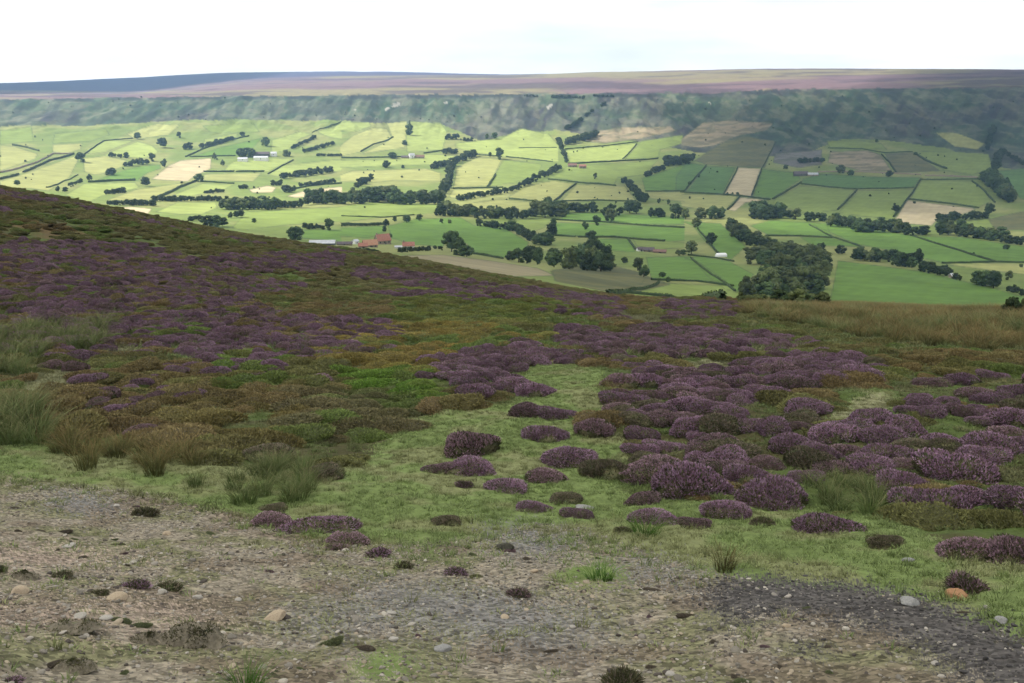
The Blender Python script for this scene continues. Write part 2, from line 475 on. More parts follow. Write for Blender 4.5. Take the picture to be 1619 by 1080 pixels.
# colours of the low shrubs
MCOL = [((.135, .105, .03), [(500, 520), (700, 510), (860, 530), (840, 600), (700, 590), (560, 590), (480, 560)]),
        ((.095, .072, .03), [(1370, 565), (1900, 540), (1900, 640), (1500, 660), (1390, 610)]),
        ((.09, .072, .03), [(40, 610), (230, 590), (420, 600), (440, 640), (300, 660), (60, 690)]),
        ((.075, .072, .035), [(470, 620), (620, 620), (690, 660), (640, 700), (520, 710), (440, 690)]),
        ((.07, .125, .02), [(550, 590), (650, 585), (720, 620), (690, 660), (580, 640)]),
        ((.075, .115, .025), [(310, 560), (450, 555), (450, 610), (350, 620)]),
        ((.10, .085, .03), [(280, 660), (480, 640), (470, 700), (330, 720)]),
        ((.085, .10, .025), [(640, 440), (900, 470), (900, 520), (620, 520)]),
        ((.085, .082, .034), [(0, 300), (1200, 330), (900, 470), (300, 470)])]

def near_cover(x, y, px, py, r):
    """albedo of the bare ground on the near hillside, and its gravel share"""
    n1 = fbm(x * .5, y * .5, 61, 4); n2 = fbm(x * 2.1, y * 2.1, 67, 3); n3 = fbm(x * .12, y * .12, 69, 3)
    c = np.empty((len(x), 3))
    a = np.array((.062, .058, .024)); b = np.array((.07, .098, .026)); d = np.array((.105, .075, .032))
    w = sstep(.38, .62, n1)[:, None]; c[:] = a * (1 - w) + b * w
    w = sstep(.5, .68, n3)[:, None]; c[:] = c * (1 - w) + d * w
    k = 30 * (n1 - .5) + 16 * (n2 - .5)
    jr = np.random.default_rng(5).normal(size=(2, len(x))); wob = np.clip(14 / np.maximum(r, 4) * 9, 3, 30)
    wx, wy = px + 1.6 * k + jr[0] * wob * .9, py + .8 * k + jr[1] * wob * .38
    sx_, sy_ = px + 1.6 * k + jr[0] * wob * 2.6, py + .8 * k + jr[1] * wob * 1.1
    grass = np.zeros(len(x), bool)
    for p in GRASS: grass |= inpoly(wx, wy, p)
    gcol = np.array((.14, .185, .06)) * (0.75 + .5 * n2[:, None])
    yel = sstep(.48, .64, fbm(x * 1.1, y * 1.1, 71, 3))[:, None]
    gcol = gcol * (1 - yel) + np.array((.18, .195, .085)) * yel
    c[grass] = gcol[grass]
    for p in PALEGRASS:
        m = inpoly(wx, wy, p); c[m] = np.array((.20, .20, .105)) * (.8 + .4 * n2[m][:, None])
    gr = inpoly(wx, wy, GRAVEL) & (r < 30)
    base = np.array((.225, .195, .145)); moss = np.array((.155, .15, .082)); brn = np.array((.145, .115, .082))
    w = sstep(.40, .62, n2)[:, None]; gc = base * (1 - w) + moss * w
    w = (sstep(.56, .68, fbm(x * 1.4, y * 1.4, 77, 4)) * .8)[:, None]; gc = gc * (1 - w) + brn * w
    c[gr] = gc[gr]
    for p in PINKG:
        m = inpoly(sx_, sy_, p); c[m] = np.array((.285, .225, .175)) * (.85 + .3 * n2[m][:, None])
    for p in GREYG:
        m = inpoly(sx_, sy_, p); c[m] = (np.array((.165, .158, .145)) * (.8 + .4 * n2[m][:, None]))
    dk = np.zeros(len(x), bool)
    for p in DARKG: dk |= inpoly(px + 1.2 * k + jr[0] * wob * 1.3, py + .6 * k + jr[1] * wob * .6, p)
    c[dk] = np.array((.082, .075, .069)) * (.8 + .5 * n2[dk][:, None])
    for p in GRASSPATCH_LOW:
        m = inpoly(wx, wy, p); c[m] = gcol[m]; gr &= ~m
    return c, gr.astype(float), grass, dk

def far_cover(x, y, px, py, r):
    n = len(x)
    n1 = fbm(x * .012, y * .012, 81, 4); n2 = fbm(x * .05, y * .05, 83, 3)
    c = np.empty((n, 3))
    w = sstep(.38, .62, n1)[:, None]
    c[:] = np.array((.14, .185, .05)) * (1 - w) + np.array((.20, .215, .075)) * w
    # rough hillside under the moor edge
    top = np.interp(px, *TOPLINE) + 7 * (n1 - .5)
    rgh = (py < top) & (r > 1400)
    br = np.array((.037, .066, .035)); hd = np.array((.04, .036, .042)); pl = np.array((.14, .148, .105))
    s1 = fbm(x * .007, y * .0045, 91, 4); s2 = fbm(x * .018, y * .008, 93, 4)
    w = sstep(.42, .6, s1)[:, None]; cr = br * (1 - w) + hd * w
    w = .6 * (sstep(.46, .7, s2) * (1 - .5 * sstep(950, 1200, px)))[:, None]; cr = cr * (1 - w) + pl * w
    ph_ = np.arctan2(x, y); st = fbm(ph_ * 170 + py * .06, py * .035, 57, 4)
    w = (sstep(.5, .62, st) * .55)[:, None]; cr = cr * (1 - w) + np.array((.085, .105, .06)) * w
    w = (sstep(.52, .40, st) * .5)[:, None] if False else ((1 - sstep(.38, .46, st)) * .6)[:, None]; cr = cr * (1 - w) + np.array((.03, .04, .03)) * w
    s3 = fbm(x * .05, y * .02, 59, 4); w = (sstep(.54, .66, s3) * .38)[:, None]; cr = cr * (1 - w) + np.array((.17, .165, .115)) * w
    w = ((1 - sstep(.34, .44, s3)) * .45)[:, None]; cr = cr * (1 - w) + np.array((.03, .034, .032)) * w
    ed = np.interp(px, [-400, 0, 400, 700, 960, 1120, 1240, 1619, 2200], [168, 158, 151, 150, 148, 148, 141, 139, 139])
    w = ((1 - sstep(3, 8, py - ed + 6 * (s2 - .5))) * sstep(.40, .5, fbm(px * .03, py * .02, 58, 3)))[:, None] * .9; cr = cr * (1 - w) + np.array((.025, .03, .028)) * w
    c[rgh] = cr[rgh]
    # heather moor on the plateau
    edge = np.interp(px, [-400, 0, 400, 700, 960, 1120, 1240, 1619, 2200], [168, 158, 151, 150, 148, 148, 141, 139, 139]) + 5 * (n1 - .5)
    mo = (py < edge) & (r > 1800)
    p1 = fbm(x * .0016, y * .004, 95, 4); p2 = fbm(x * .004, y * .009, 97, 4)
    hm = np.array((.15, .098, .105)); ol = np.array((.19, .165, .09)); dk = np.array((.07, .05, .062))
    w = sstep(.45, .6, p1)[:, None]; cm = hm * (1 - w) + ol * w
    w = (sstep(.5, .64, p2) * .8)[:, None]; cm = cm * (1 - w) + dk * w
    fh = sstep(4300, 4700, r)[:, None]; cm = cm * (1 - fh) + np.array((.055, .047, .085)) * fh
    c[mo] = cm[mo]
    # fields
    jx = px + 1.6 * (n2 - .5); jy = py + 1.0 * (n2 - .5)
    v = (.86 + .28 * fbm(x * .02, y * .02, 99, 4))[:, None]
    for k, poly in FIELDS:
        m = inpoly(jx, jy, poly) & (r > 240)
        if any(abs(q[0] - e) < 3 for q in poly for e in (540, 1079)): hsh = 1.0
        else: hsh = .93 + .14 * (((round(poly[0][0]) * 37 + round(poly[0][1]) * 91) % 100) / 100)
        c[m] = np.array(PAL[k]) * hsh * v[m]
        if k in 'TOX':
            w = sstep(.45, .6, fbm(x[m] * .03, y[m] * .05, 55, 4))[:, None] * .6
            c[m] = c[m] * (1 - w) + np.array((.075, .085, .045)) * w
    mg = np.full(n, 9.0)
    for k, poly in FIELDS:
        P_ = np.asarray(poly); x0, y0 = P_.min(0) - 3; x1, y1 = P_.max(0) + 3
        q = np.nonzero((px > x0) & (px < x1) & (py > y0) & (py < y1) & (r > 240))[0]
        for i in range(len(P_)):
            a = P_[i - 1]; ab = P_[i] - a
            if abs(ab[0]) < 4 and min(abs(a[0] - 540), abs(a[0] - 1079)) < 5: continue
            t = np.clip(((px[q] - a[0]) * ab[0] + (py[q] - a[1]) * ab[1]) / max(ab @ ab, 1e-6), 0, 1)
            mg[q] = np.minimum(mg[q], np.hypot(px[q] - a[0] - t * ab[0], (py[q] - a[1] - t * ab[1]) * 1.3))
    w = ((1 - sstep(.5, 1.3, mg)) * (.25 + .55 * n2))[:, None]
    c = c * (1 - w) + np.array((.06, .08, .035)) * w
    # pale screes on the scarp
    for sx, sy, sw, sh in ((626, 166, 7, 5), (692, 168, 8, 6), (868, 169, 5, 5), (704, 163, 5, 3), (612, 172, 5, 3), (1115, 165, 9, 4), (560, 175, 4, 3), (745, 178, 6, 2)):
        m = (((jx - sx + (jy - sy) * .8) / sw) ** 2 + ((jy - sy) / sh) ** 2 < .1 + 1.1 * n2) & rgh & (s2 > .42)
        c[m] = np.array((.27, .26, .22))
    return c

# ------------------------------------------------------------------ ground mesh (one sheet, polar, to the horizon)
def build_ground():
    lr = np.linspace(math.log(0.6), math.log(9300), 6000)
    w = np.zeros(len(lr))
    for px in (60, 400, 700, 1000, 1300, 1600):
        ph = px_phi(px); z = base_h(np.full(len(lr), ph), lr); r = np.exp(lr)
        py = project(r * math.sin(ph), r * math.cos(ph), z)[1]
        py = np.clip(py, 0, 1200)
        w += np.abs(np.gradient(py)) / 6
    w = w / 1.75 + np.gradient(lr) / 0.035
    cum = np.cumsum(w); nrow = int(cum[-1])
    rr = np.exp(np.interp(np.arange(nrow + 1) / nrow * cum[-1], cum, lr)); rr[0] = 0.55
    a0 = px_phi(-120); a1 = px_phi(1740)
    fine = np.linspace(a0, a1, 1080)
    left = np.linspace(-math.pi, a0, 60)[:-1]; right = np.linspace(a1, math.pi, 60)[1:]
    ph = np.concatenate([left, fine, right])
    P, R = np.meshgrid(ph, rr)
    x = (R * np.sin(P)).ravel(); y = (R * np.cos(P)).ravel()
    z = H(x, y)
    nr, nc = len(rr), len(ph)
    i = np.arange(nr - 1)[:, None] * nc + np.arange(nc - 1)[None, :]
    faces = np.stack([i, i + 1, i + nc + 1, i + nc], -1).reshape(-1, 4)[:, ::-1]
    # cap at the viewer's feet
    verts = np.column_stack([x, y, z])
    px, py, f = project(x, y, z)
    r = np.hypot(x, y)
    c = np.zeros((len(x), 3)); g = np.zeros(len(x))
    nm = r < 250
    cn, gn, _, _ = near_cover(x[nm], y[nm], px[nm], py[nm], r[nm])
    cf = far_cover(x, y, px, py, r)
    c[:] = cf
    bl = (1 - sstep(175, 235, r[nm] + 25 * (fbm(x[nm] * .1, y[nm] * .1, 12, 3) - .5)))[:, None]
    c[nm] = cn * bl + cf[nm] * (1 - bl); g[nm] = gn
    far = sstep(120, 260, r)
    m, nt, bs = new_mat('ground')
    ac = N(nt, 'ShaderNodeAttribute', attribute_name='cover'); ag = N(nt, 'ShaderNodeAttribute', attribute_name='gravel'); af = N(nt, 'ShaderNodeAttribute', attribute_name='far')
    tc = N(nt, 'ShaderNodeTexCoord'); v = tc.outputs['Object']
    nf = mrange(nt, noise(nt, 9, 6, .7, v), .3, .7, .65, 1.35)
    nff = mrange(nt, noise(nt, .045, 7, .62, v), .3, .7, .82, 1.18)
    mixn = N(nt, 'ShaderNodeMix'); nt.links.new(af.outputs['Fac'], mixn.inputs[0]); nt.links.new(nf, mixn.inputs[2]); nt.links.new(nff, mixn.inputs[3])
    wv = N(nt, 'ShaderNodeTexWave'); wv.inputs['Scale'].default_value = .035; wv.inputs['Distortion'].default_value = 5; wv.inputs['Detail'].default_value = 2; wv.inputs['Detail Scale'].default_value = .25
    mw = N(nt, 'ShaderNodeMapping'); mw.inputs['Rotation'].default_value = (0, 0, .5); nt.links.new(v, mw.inputs[0]); nt.links.new(mw.outputs[0], wv.inputs['Vector'])
    stripes = math_(nt, 'MULTIPLY', mixn.outputs[0], mrange(nt, math_(nt, 'MULTIPLY', wv.outputs['Fac'], af.outputs['Fac']), 0, 1, 1.02, .965))
    col = cmul(nt, ac.outputs['Color'], stripes)
    vo = N(nt, 'ShaderNodeTexVoronoi'); vo.inputs['Scale'].default_value = 30; nt.links.new(v, vo.inputs['Vector'])
    sp = N(nt, 'ShaderNodeSeparateColor'); nt.links.new(vo.outputs['Color'], sp.inputs[0])
    grv = cmul(nt, col, mrange(nt, sp.outputs[0], 0, 1, .45, 1.5))
    col = cmix(nt, ag.outputs['Fac'], col, grv)
    nt.links.new(col, bs.inputs['Base Color'])
    bs.inputs['Specular IOR Level'].default_value = .08
    bp = N(nt, 'ShaderNodeBump'); bp.inputs['Strength'].default_value = .5; bp.inputs['Distance'].default_value = .05
    nt.links.new(noise(nt, 14, 6, .7, v), bp.inputs['Height']); nt.links.new(bp.outputs[0], bs.inputs['Normal'])
    me = mesh_from('ground', verts, np.ascontiguousarray(faces), [m], None, True)
    at_ = me.attributes.new('cover', 'FLOAT_COLOR', 'POINT')
    at_.data.foreach_set('color', np.column_stack([c, np.ones(len(c))]).astype(np.float32).ravel())
    for nme, arr in (('gravel', g), ('far', far)):
        q = me.attributes.new(nme, 'FLOAT', 'POINT'); q.data.foreach_set('value', arr.astype(np.float32))
    o = link('ground', me); tag(o, kind='structure')
    return o
build_ground()

# ------------------------------------------------------------------ scatter through geometry nodes (stuff only)
def scatter(name, label, cat, pts, rot, scl, cols, protos):
    me = bpy.data.meshes.new(name)
    pts = np.asarray(pts, np.float32)
    me.vertices.add(len(pts)); me.vertices.foreach_set('co', pts.ravel())
    a = me.attributes.new('rot', 'FLOAT_VECTOR', 'POINT'); a.data.foreach_set('vector', np.asarray(rot, np.float32).ravel())
    a = me.attributes.new('scl', 'FLOAT_VECTOR', 'POINT'); a.data.foreach_set('vector', np.asarray(scl, np.float32).ravel())
    a = me.attributes.new('col', 'FLOAT_COLOR', 'POINT'); a.data.foreach_set('color', np.column_stack([cols, np.ones(len(pts))]).astype(np.float32).ravel())
    a = me.attributes.new('pick', 'INT', 'POINT'); a.data.foreach_set('value', rng.integers(0, len(protos), len(pts)).astype(np.int32))
    o = link(name, me)
    cl = bpy.data.collections.new(name + '_kinds')
    for k, pm in enumerate(protos):
        po = bpy.data.objects.new('%s_kind' % name, pm); cl.objects.link(po)
    ng = bpy.data.node_groups.new(name, 'GeometryNodeTree')
    ng.interface.new_socket('Geometry', in_out='INPUT', socket_type='NodeSocketGeometry')
    ng.interface.new_socket('Geometry', in_out='OUTPUT', socket_type='NodeSocketGeometry')
    gi = ng.nodes.new('NodeGroupInput'); go = ng.nodes.new('NodeGroupOutput')
    ci = ng.nodes.new('GeometryNodeCollectionInfo'); ci.inputs[0].default_value = cl
    ci.inputs[1].default_value = True; ci.inputs[2].default_value = True
    ip = ng.nodes.new('GeometryNodeInstanceOnPoints'); ip.inputs['Pick Instance'].default_value = True
    def na(nme, t):
        n = ng.nodes.new('GeometryNodeInputNamedAttribute'); n.data_type = t; n.inputs[0].default_value = nme
        return n.outputs[0]
    ng.links.new(gi.outputs[0], ip.inputs['Points']); ng.links.new(ci.outputs[0], ip.inputs['Instance'])
    ng.links.new(na('pick', 'INT'), ip.inputs['Instance Index'])
    e2r = ng.nodes.new('FunctionNodeEulerToRotation'); ng.links.new(na('rot', 'FLOAT_VECTOR'), e2r.inputs[0])
    ng.links.new(e2r.outputs[0], ip.inputs['Rotation']); ng.links.new(na('scl', 'FLOAT_VECTOR'), ip.inputs['Scale'])
    ng.links.new(ip.outputs[0], go.inputs[0])
    md = o.modifiers.new('scatter', 'NODES'); md.node_group = ng
    tag(o, label, cat, kind='stuff')
    return o

# ------------------------------------------------------------------ plant prototypes
def dome(n_lumps, seed, hgt=.6, sub=ICO3):
    """lumpy half-buried cushion of radius 1; returns verts, faces and a surface sampler"""
    g = np.random.default_rng(seed)
    v, f = sub
    lump = g.normal(size=(n_lumps, 3)); lump[:, 2] = np.abs(lump[:, 2]) * .8 + .15
    lump /= np.linalg.norm(lump, axis=1)[:, None]
    amp = g.uniform(.10, .26, n_lumps)
    def rad(d):
        q = d @ lump.T
        return .80 + (amp * np.exp(-(1 - q) * 9)).sum(1)
    stretch = np.array([1, g.uniform(.75, 1.0), hgt])
    V = v * rad(v)[:, None] * stretch
    V[:, 2] = np.maximum(V[:, 2], -.12)
    return V, f, rad, stretch

def sprigs(g, rad, stretch, n, ln, wd, zmin=-.02, upbias=.5, keep=None):
    """little tapering tufts standing off the cushion"""
    d = g.normal(size=(n * 2, 3)); d /= np.linalg.norm(d, axis=1)[:, None]
    d[:, 2] = np.where(d[:, 2] < zmin, -d[:, 2], d[:, 2])
    if keep is not None: d = d[keep(d)]
    d = d[:n]; n = len(d)
    p = d * (rad(d) * g.uniform(.93, 1.02, n))[:, None] * stretch
    up = d * stretch[::-1] + np.array([0, 0, upbias]) + g.normal(size=(n, 3)) * .35
    up /= np.linalg.norm(up, axis=1)[:, None]
    t = np.cross(up, g.normal(size=(n, 3))); t /= np.linalg.norm(t, axis=1)[:, None]
    L = ln * g.uniform(.6, 1.4, n)[:, None]; W = wd * g.uniform(.7, 1.3, n)[:, None]
    a = p - t * W * .5; b = p + t * W * .5; c = p + up * L + t * W * .28; e = p + up * L - t * W * .28
    V = np.stack([a, b, c, e], 1).reshape(-1, 3)
    F_ = np.arange(len(V)).reshape(-1, 4)
    return V, F_

def to_tris(f4): return np.concatenate([f4[:, [0, 1, 2]], f4[:, [0, 2, 3]]])

HEATH = {}     # kind -> list of (foliage mesh, blossom mesh)
for kind, fm, bm, cover in (('purple', 'heath_foliage', 'bloom_purple', .0), ('faded', 'heath_foliage', 'bloom_faded', .08), ('brown', 'heath_green', 'bloom_brown', .2)):
    HEATH[kind] = []
    for k in range(4):
        g = np.random.default_rng(100 + k)
        V, f, rad, st = dome(9 + k * 2, 200 + k, (.62, .55, .66, .5)[k], ICO2)
        V *= .95
        sv, sf = sprigs(g, rad, st, 1300, .09, .032)
        VV = np.concatenate([V, sv]); FF = np.concatenate([f, to_tris(sf) + len(V)])
        me1 = mesh_from('heather_foliage', VV, FF, [M[fm]])
        def keep(d, k=k, cover=cover):
            q = fbm(d[:, 0] * 2.6 + 9 * k, d[:, 1] * 2.6 + d[:, 2] * 1.7, 5 + k, 2)
            return (q + .52 * d[:, 2] + g.uniform(-.13, .13, len(d))) > (.60 + cover)
        bv, bf = sprigs(g, rad * 1 if False else rad, st * 1.03, 4200, .06, .034, zmin=.03, keep=keep)
        me2 = mesh_from('heather_blossom', bv, bf, [M[bm]])
        HEATH[kind].append((me1, me2))

HEATH_SMALL = {}
for kind, fm, bm, nb in (('purple', 'heath_foliage', 'bloom_purple', 800), ('faded', 'heath_foliage', 'bloom_faded', 650), ('brown', 'heath_green', 'bloom_brown', 380)):
    HEATH_SMALL[kind] = []
    for k in range(4):
        g = np.random.default_rng(150 + k)
        V, f, rad, st = dome(7, 250 + k, (.5, .42, .46, .38)[k], ICO2)
        V *= .62
        radS = lambda d, rad=rad: rad(d) * .72
        sv, sf = sprigs(g, radS, st, 620, .32, .045, upbias=.35)
        bv, bf = sprigs(g, lambda d, rad=rad: rad(d) * .9, st, nb, .17, .06, zmin=.05, upbias=.5, keep=lambda d: (d[:, 2] + np.random.default_rng(3).uniform(-.3, .3, len(d))) > .15)
        HEATH_SMALL[kind].append((mesh_from('heather_foliage', np.concatenate([V, sv]), np.concatenate([f, to_tris(sf) + len(V)]), [M[fm]]), mesh_from('heather_blossom', bv, bf, [M[bm]])))

MOUND = []
for k in range(5):
    g = np.random.default_rng(300 + k)
    V, f, rad, st = dome(10, 320 + k, (.42, .5, .36, .45, .55)[k], ICO2)
    sv, sf = sprigs(g, rad, st, 2600, .085, .036)
    MOUND.append(mesh_from('shrub', np.concatenate([V * .95, sv]), np.concatenate([f, to_tris(sf) + len(V)]), [M['mound'], M['mound_core_shade']], np.concatenate([np.ones(len(f)), np.zeros(2 * len(sf))])))

def blades(g, n, spread, ln, wd, lean, base_r):
    V = []; Fs = []
    for i in range(n):
        a = g.uniform(0, 2 * math.pi); rr = base_r * math.sqrt(g.uniform())
        bx, by = rr * math.cos(a), rr * math.sin(a)
        L = ln * g.uniform(.55, 1.1); a2 = a + g.normal() * .5; le = lean * g.uniform(.2, 1.2)
        dx, dy = math.cos(a2), math.sin(a2); tx, ty = -dy, dx
        tt = g.uniform(0, math.pi); tx, ty = math.cos(tt), math.sin(tt)
        k0 = len(V); w = wd * g.uniform(.7, 1.3)
        for s in (0, .5, 1.0):
            o = le * s * s * L; h = L * s * (1 - .18 * le * s); ww = w * (1 - .75 * s)
            cx, cy = bx + dx * o, by + dy * o
            V.append((cx - tx * ww, cy - ty * ww, h - .02)); V.append((cx + tx * ww, cy + ty * ww, h - .02))
        Fs += [(k0, k0 + 1, k0 + 3, k0 + 2), (k0 + 2, k0 + 3, k0 + 5, k0 + 4)]
    return np.array(V), np.array(Fs)

RUSH = {}
for kind, mat in (('ochre', 'rush_ochre'), ('green', 'rush_green'), ('bright', 'rush_bright')):
    RUSH[kind] = []
    for k in range(3):
        v, f = blades(np.random.default_rng(400 + k), 150, 1, 1.0, .010, .85, .34)
        RUSH[kind].append(mesh_from('rush_tuft', v, f, [M[mat]]))
TUFT = []
for k in range(4):
    v, f = blades(np.random.default_rng(430 + k), 26, 1, 1.0, .05, .8, .75)
    TUFT.append(mesh_from('grass_tuft', v, f, [M['blade']]))
def rock_mesh(seed, mat, flat=.6, sub=ICO2, jag=.22, name='rock'):
    g = np.random.default_rng(seed); v, f = sub
    pl = g.normal(size=(9, 3)); pl /= np.linalg.norm(pl, axis=1)[:, None]; cut = g.uniform(.62, .9, 9)
    V = v.copy()
    for n_, c_ in zip(pl, cut):
        d = V @ n_; m = d > c_
        V[m] -= (d[m] - c_)[:, None] * n_
    V *= (1 + g.normal(size=(len(V), 1)) * .03 * (jag / .22)) * (1 + (jag > .3) * .9 * (fbm(v[:, 0] * 2.2 + seed, v[:, 1] * 2.2 + v[:, 2] * 1.3, seed, 3) - .5))[:, None]
    V *= np.array([1, g.uniform(.65, .95), flat])
    return mesh_from(name, V, f, [mat])
PEB = [rock_mesh(500 + k, M['pebble'], (.5, .7, .4, .6, .3)[k], ICO1, name='pebble') for k in range(5)]

# ------------------------------------------------------------------ hillside scatters
def wedge_points(r0, r1, dens, pa=-420, pb=2200):
    a0, a1 = px_phi(pa), px_phi(pb)
    n = int(.5 * (a1 - a0) * (r1 * r1 - r0 * r0) * dens)
    r = np.sqrt(rng.uniform(r0 * r0, r1 * r1, n)); p = rng.uniform(a0, a1, n)
    x, y = r * np.sin(p), r * np.cos(p)
    z = H(x, y); px, py, f = project(x, y, z)
    return x, y, z, px, py, f, r

HEATHAREA = [
 # key, probability, outline
 ('right', .9, [(880, 515), (960, 528), (1050, 518), (1250, 535), (1300, 548), (1230, 566), (1140, 566), (1060, 570), (990, 580), (880, 545)]),
 ('right', .95, [(985, 575), (1130, 590), (1240, 565), (1385, 565), (1390, 600), (1240, 622), (1190, 655), (1290, 650), (1280, 690), (1100, 700), (1000, 690), (965, 650), (985, 610)]),
 ('right', 1.0, [(1090, 690), (1300, 680), (1450, 635), (2200, 640), (2200, 900), (1700, 860), (1540, 800), (1400, 740), (1280, 760), (1150, 760), (1010, 770), (1000, 735), (1060, 705)]),
 ('left', .45, [(-300, 285), (0, 302), (200, 341), (340, 379), (560, 397), (520, 430), (330, 430), (340, 500), (200, 500), (40, 450), (-100, 430), (-300, 420)]),
 ('crest', .52, [(560, 405), (700, 430), (980, 478), (980, 505), (760, 500), (640, 500), (560, 470)]),
 ('crest', .55, [(390, 480), (640, 480), (640, 540), (560, 560), (480, 560), (390, 530)]),
 ('left', .22, [(60, 570), (340, 570), (320, 700), (80, 690)]),
 ('left', .20, [(0, 440), (400, 440), (560, 470), (520, 620), (200, 580), (0, 560)]),
 ('crest', .5, [(1050, 478), (1180, 480), (1150, 505), (1050, 505)]),
 ('right', .35, [(1400, 600), (2200, 590), (2200, 660), (1430, 650)]),
 ('middle', .8, [(680, 570), (820, 545), (940, 565), (880, 610), (760, 625), (670, 600)]),
]
HLAB = {'right': ('mauve heather clump in the dense stand on the right of the grassy tongue', 'heather clumps in the dense stand right of the grass'),
        'left': ('purple heather clump on the moorland bank rising to the left', 'heather clumps on the left-hand bank'),
        'crest': ('mauve heather clump on the moor below the farm with red roofs', 'heather clumps along the moor crest below the farm'),
        'middle': ('mauve heather clump in the cluster at the head of the grassy tongue', 'heather clumps at the head of the grassy tongue')}
RUSHAREA = [
 ('far', 'ochre', .75, [(1170, 476), (1330, 480), (2200, 500), (2200, 566), (1440, 556), (1320, 528), (1180, 500)]),
 ('leftbank', 'green', .9, [(-60, 525), (60, 520), (190, 512), (185, 550), (80, 560), (40, 600), (-60, 610)]),
 ('leftedge', 'green', .9, [(-60, 645), (50, 640), (70, 705), (-60, 712)]),
 ('row', 'ochre', .8, [(70, 680), (150, 700), (330, 720), (320, 745), (230, 748), (90, 722)]),
 ('clump', 'green', .95, [(355, 755), (440, 735), (500, 750), (500, 795), (370, 800)]),
 ('rightclump', 'green', .9, [(1265, 770), (1330, 760), (1405, 790), (1390, 815), (1280, 805)]),
 ('tongue', 'ochre', .8, [(940, 590), (985, 590), (985, 650), (950, 650)]),
]
RLAB = {'far': ('ochre tipped rush tuft in the band along the right skyline', 'rushes along the right skyline'),
        'leftbank': ('green rush tuft at the left edge below the purple bank', 'rushes below the purple bank'),
        'leftedge': ('green rush tuft on the far left edge above the grass strip', 'rushes at the far left edge'),
        'row': ('ochre rush tuft in the loose row above the left gravel', 'rushes in a row above the left gravel'),
        'clump': ('green grassy tuft in the clump behind the pink heather mat', 'tufts in the clump behind the pink heather mat'),
        'rightclump': ('green rush tuft between the rounded heather bushes on the right', 'rushes among the right-hand heather bushes'),
        'tongue': ('ochre rush tuft along the right side of the grassy tongue', 'rushes beside the grassy tongue')}

def in_any(px, py, areas):
    m = np.zeros(px.shape, bool)
    for a in areas: m |= inpoly(px, py, a)
    return m

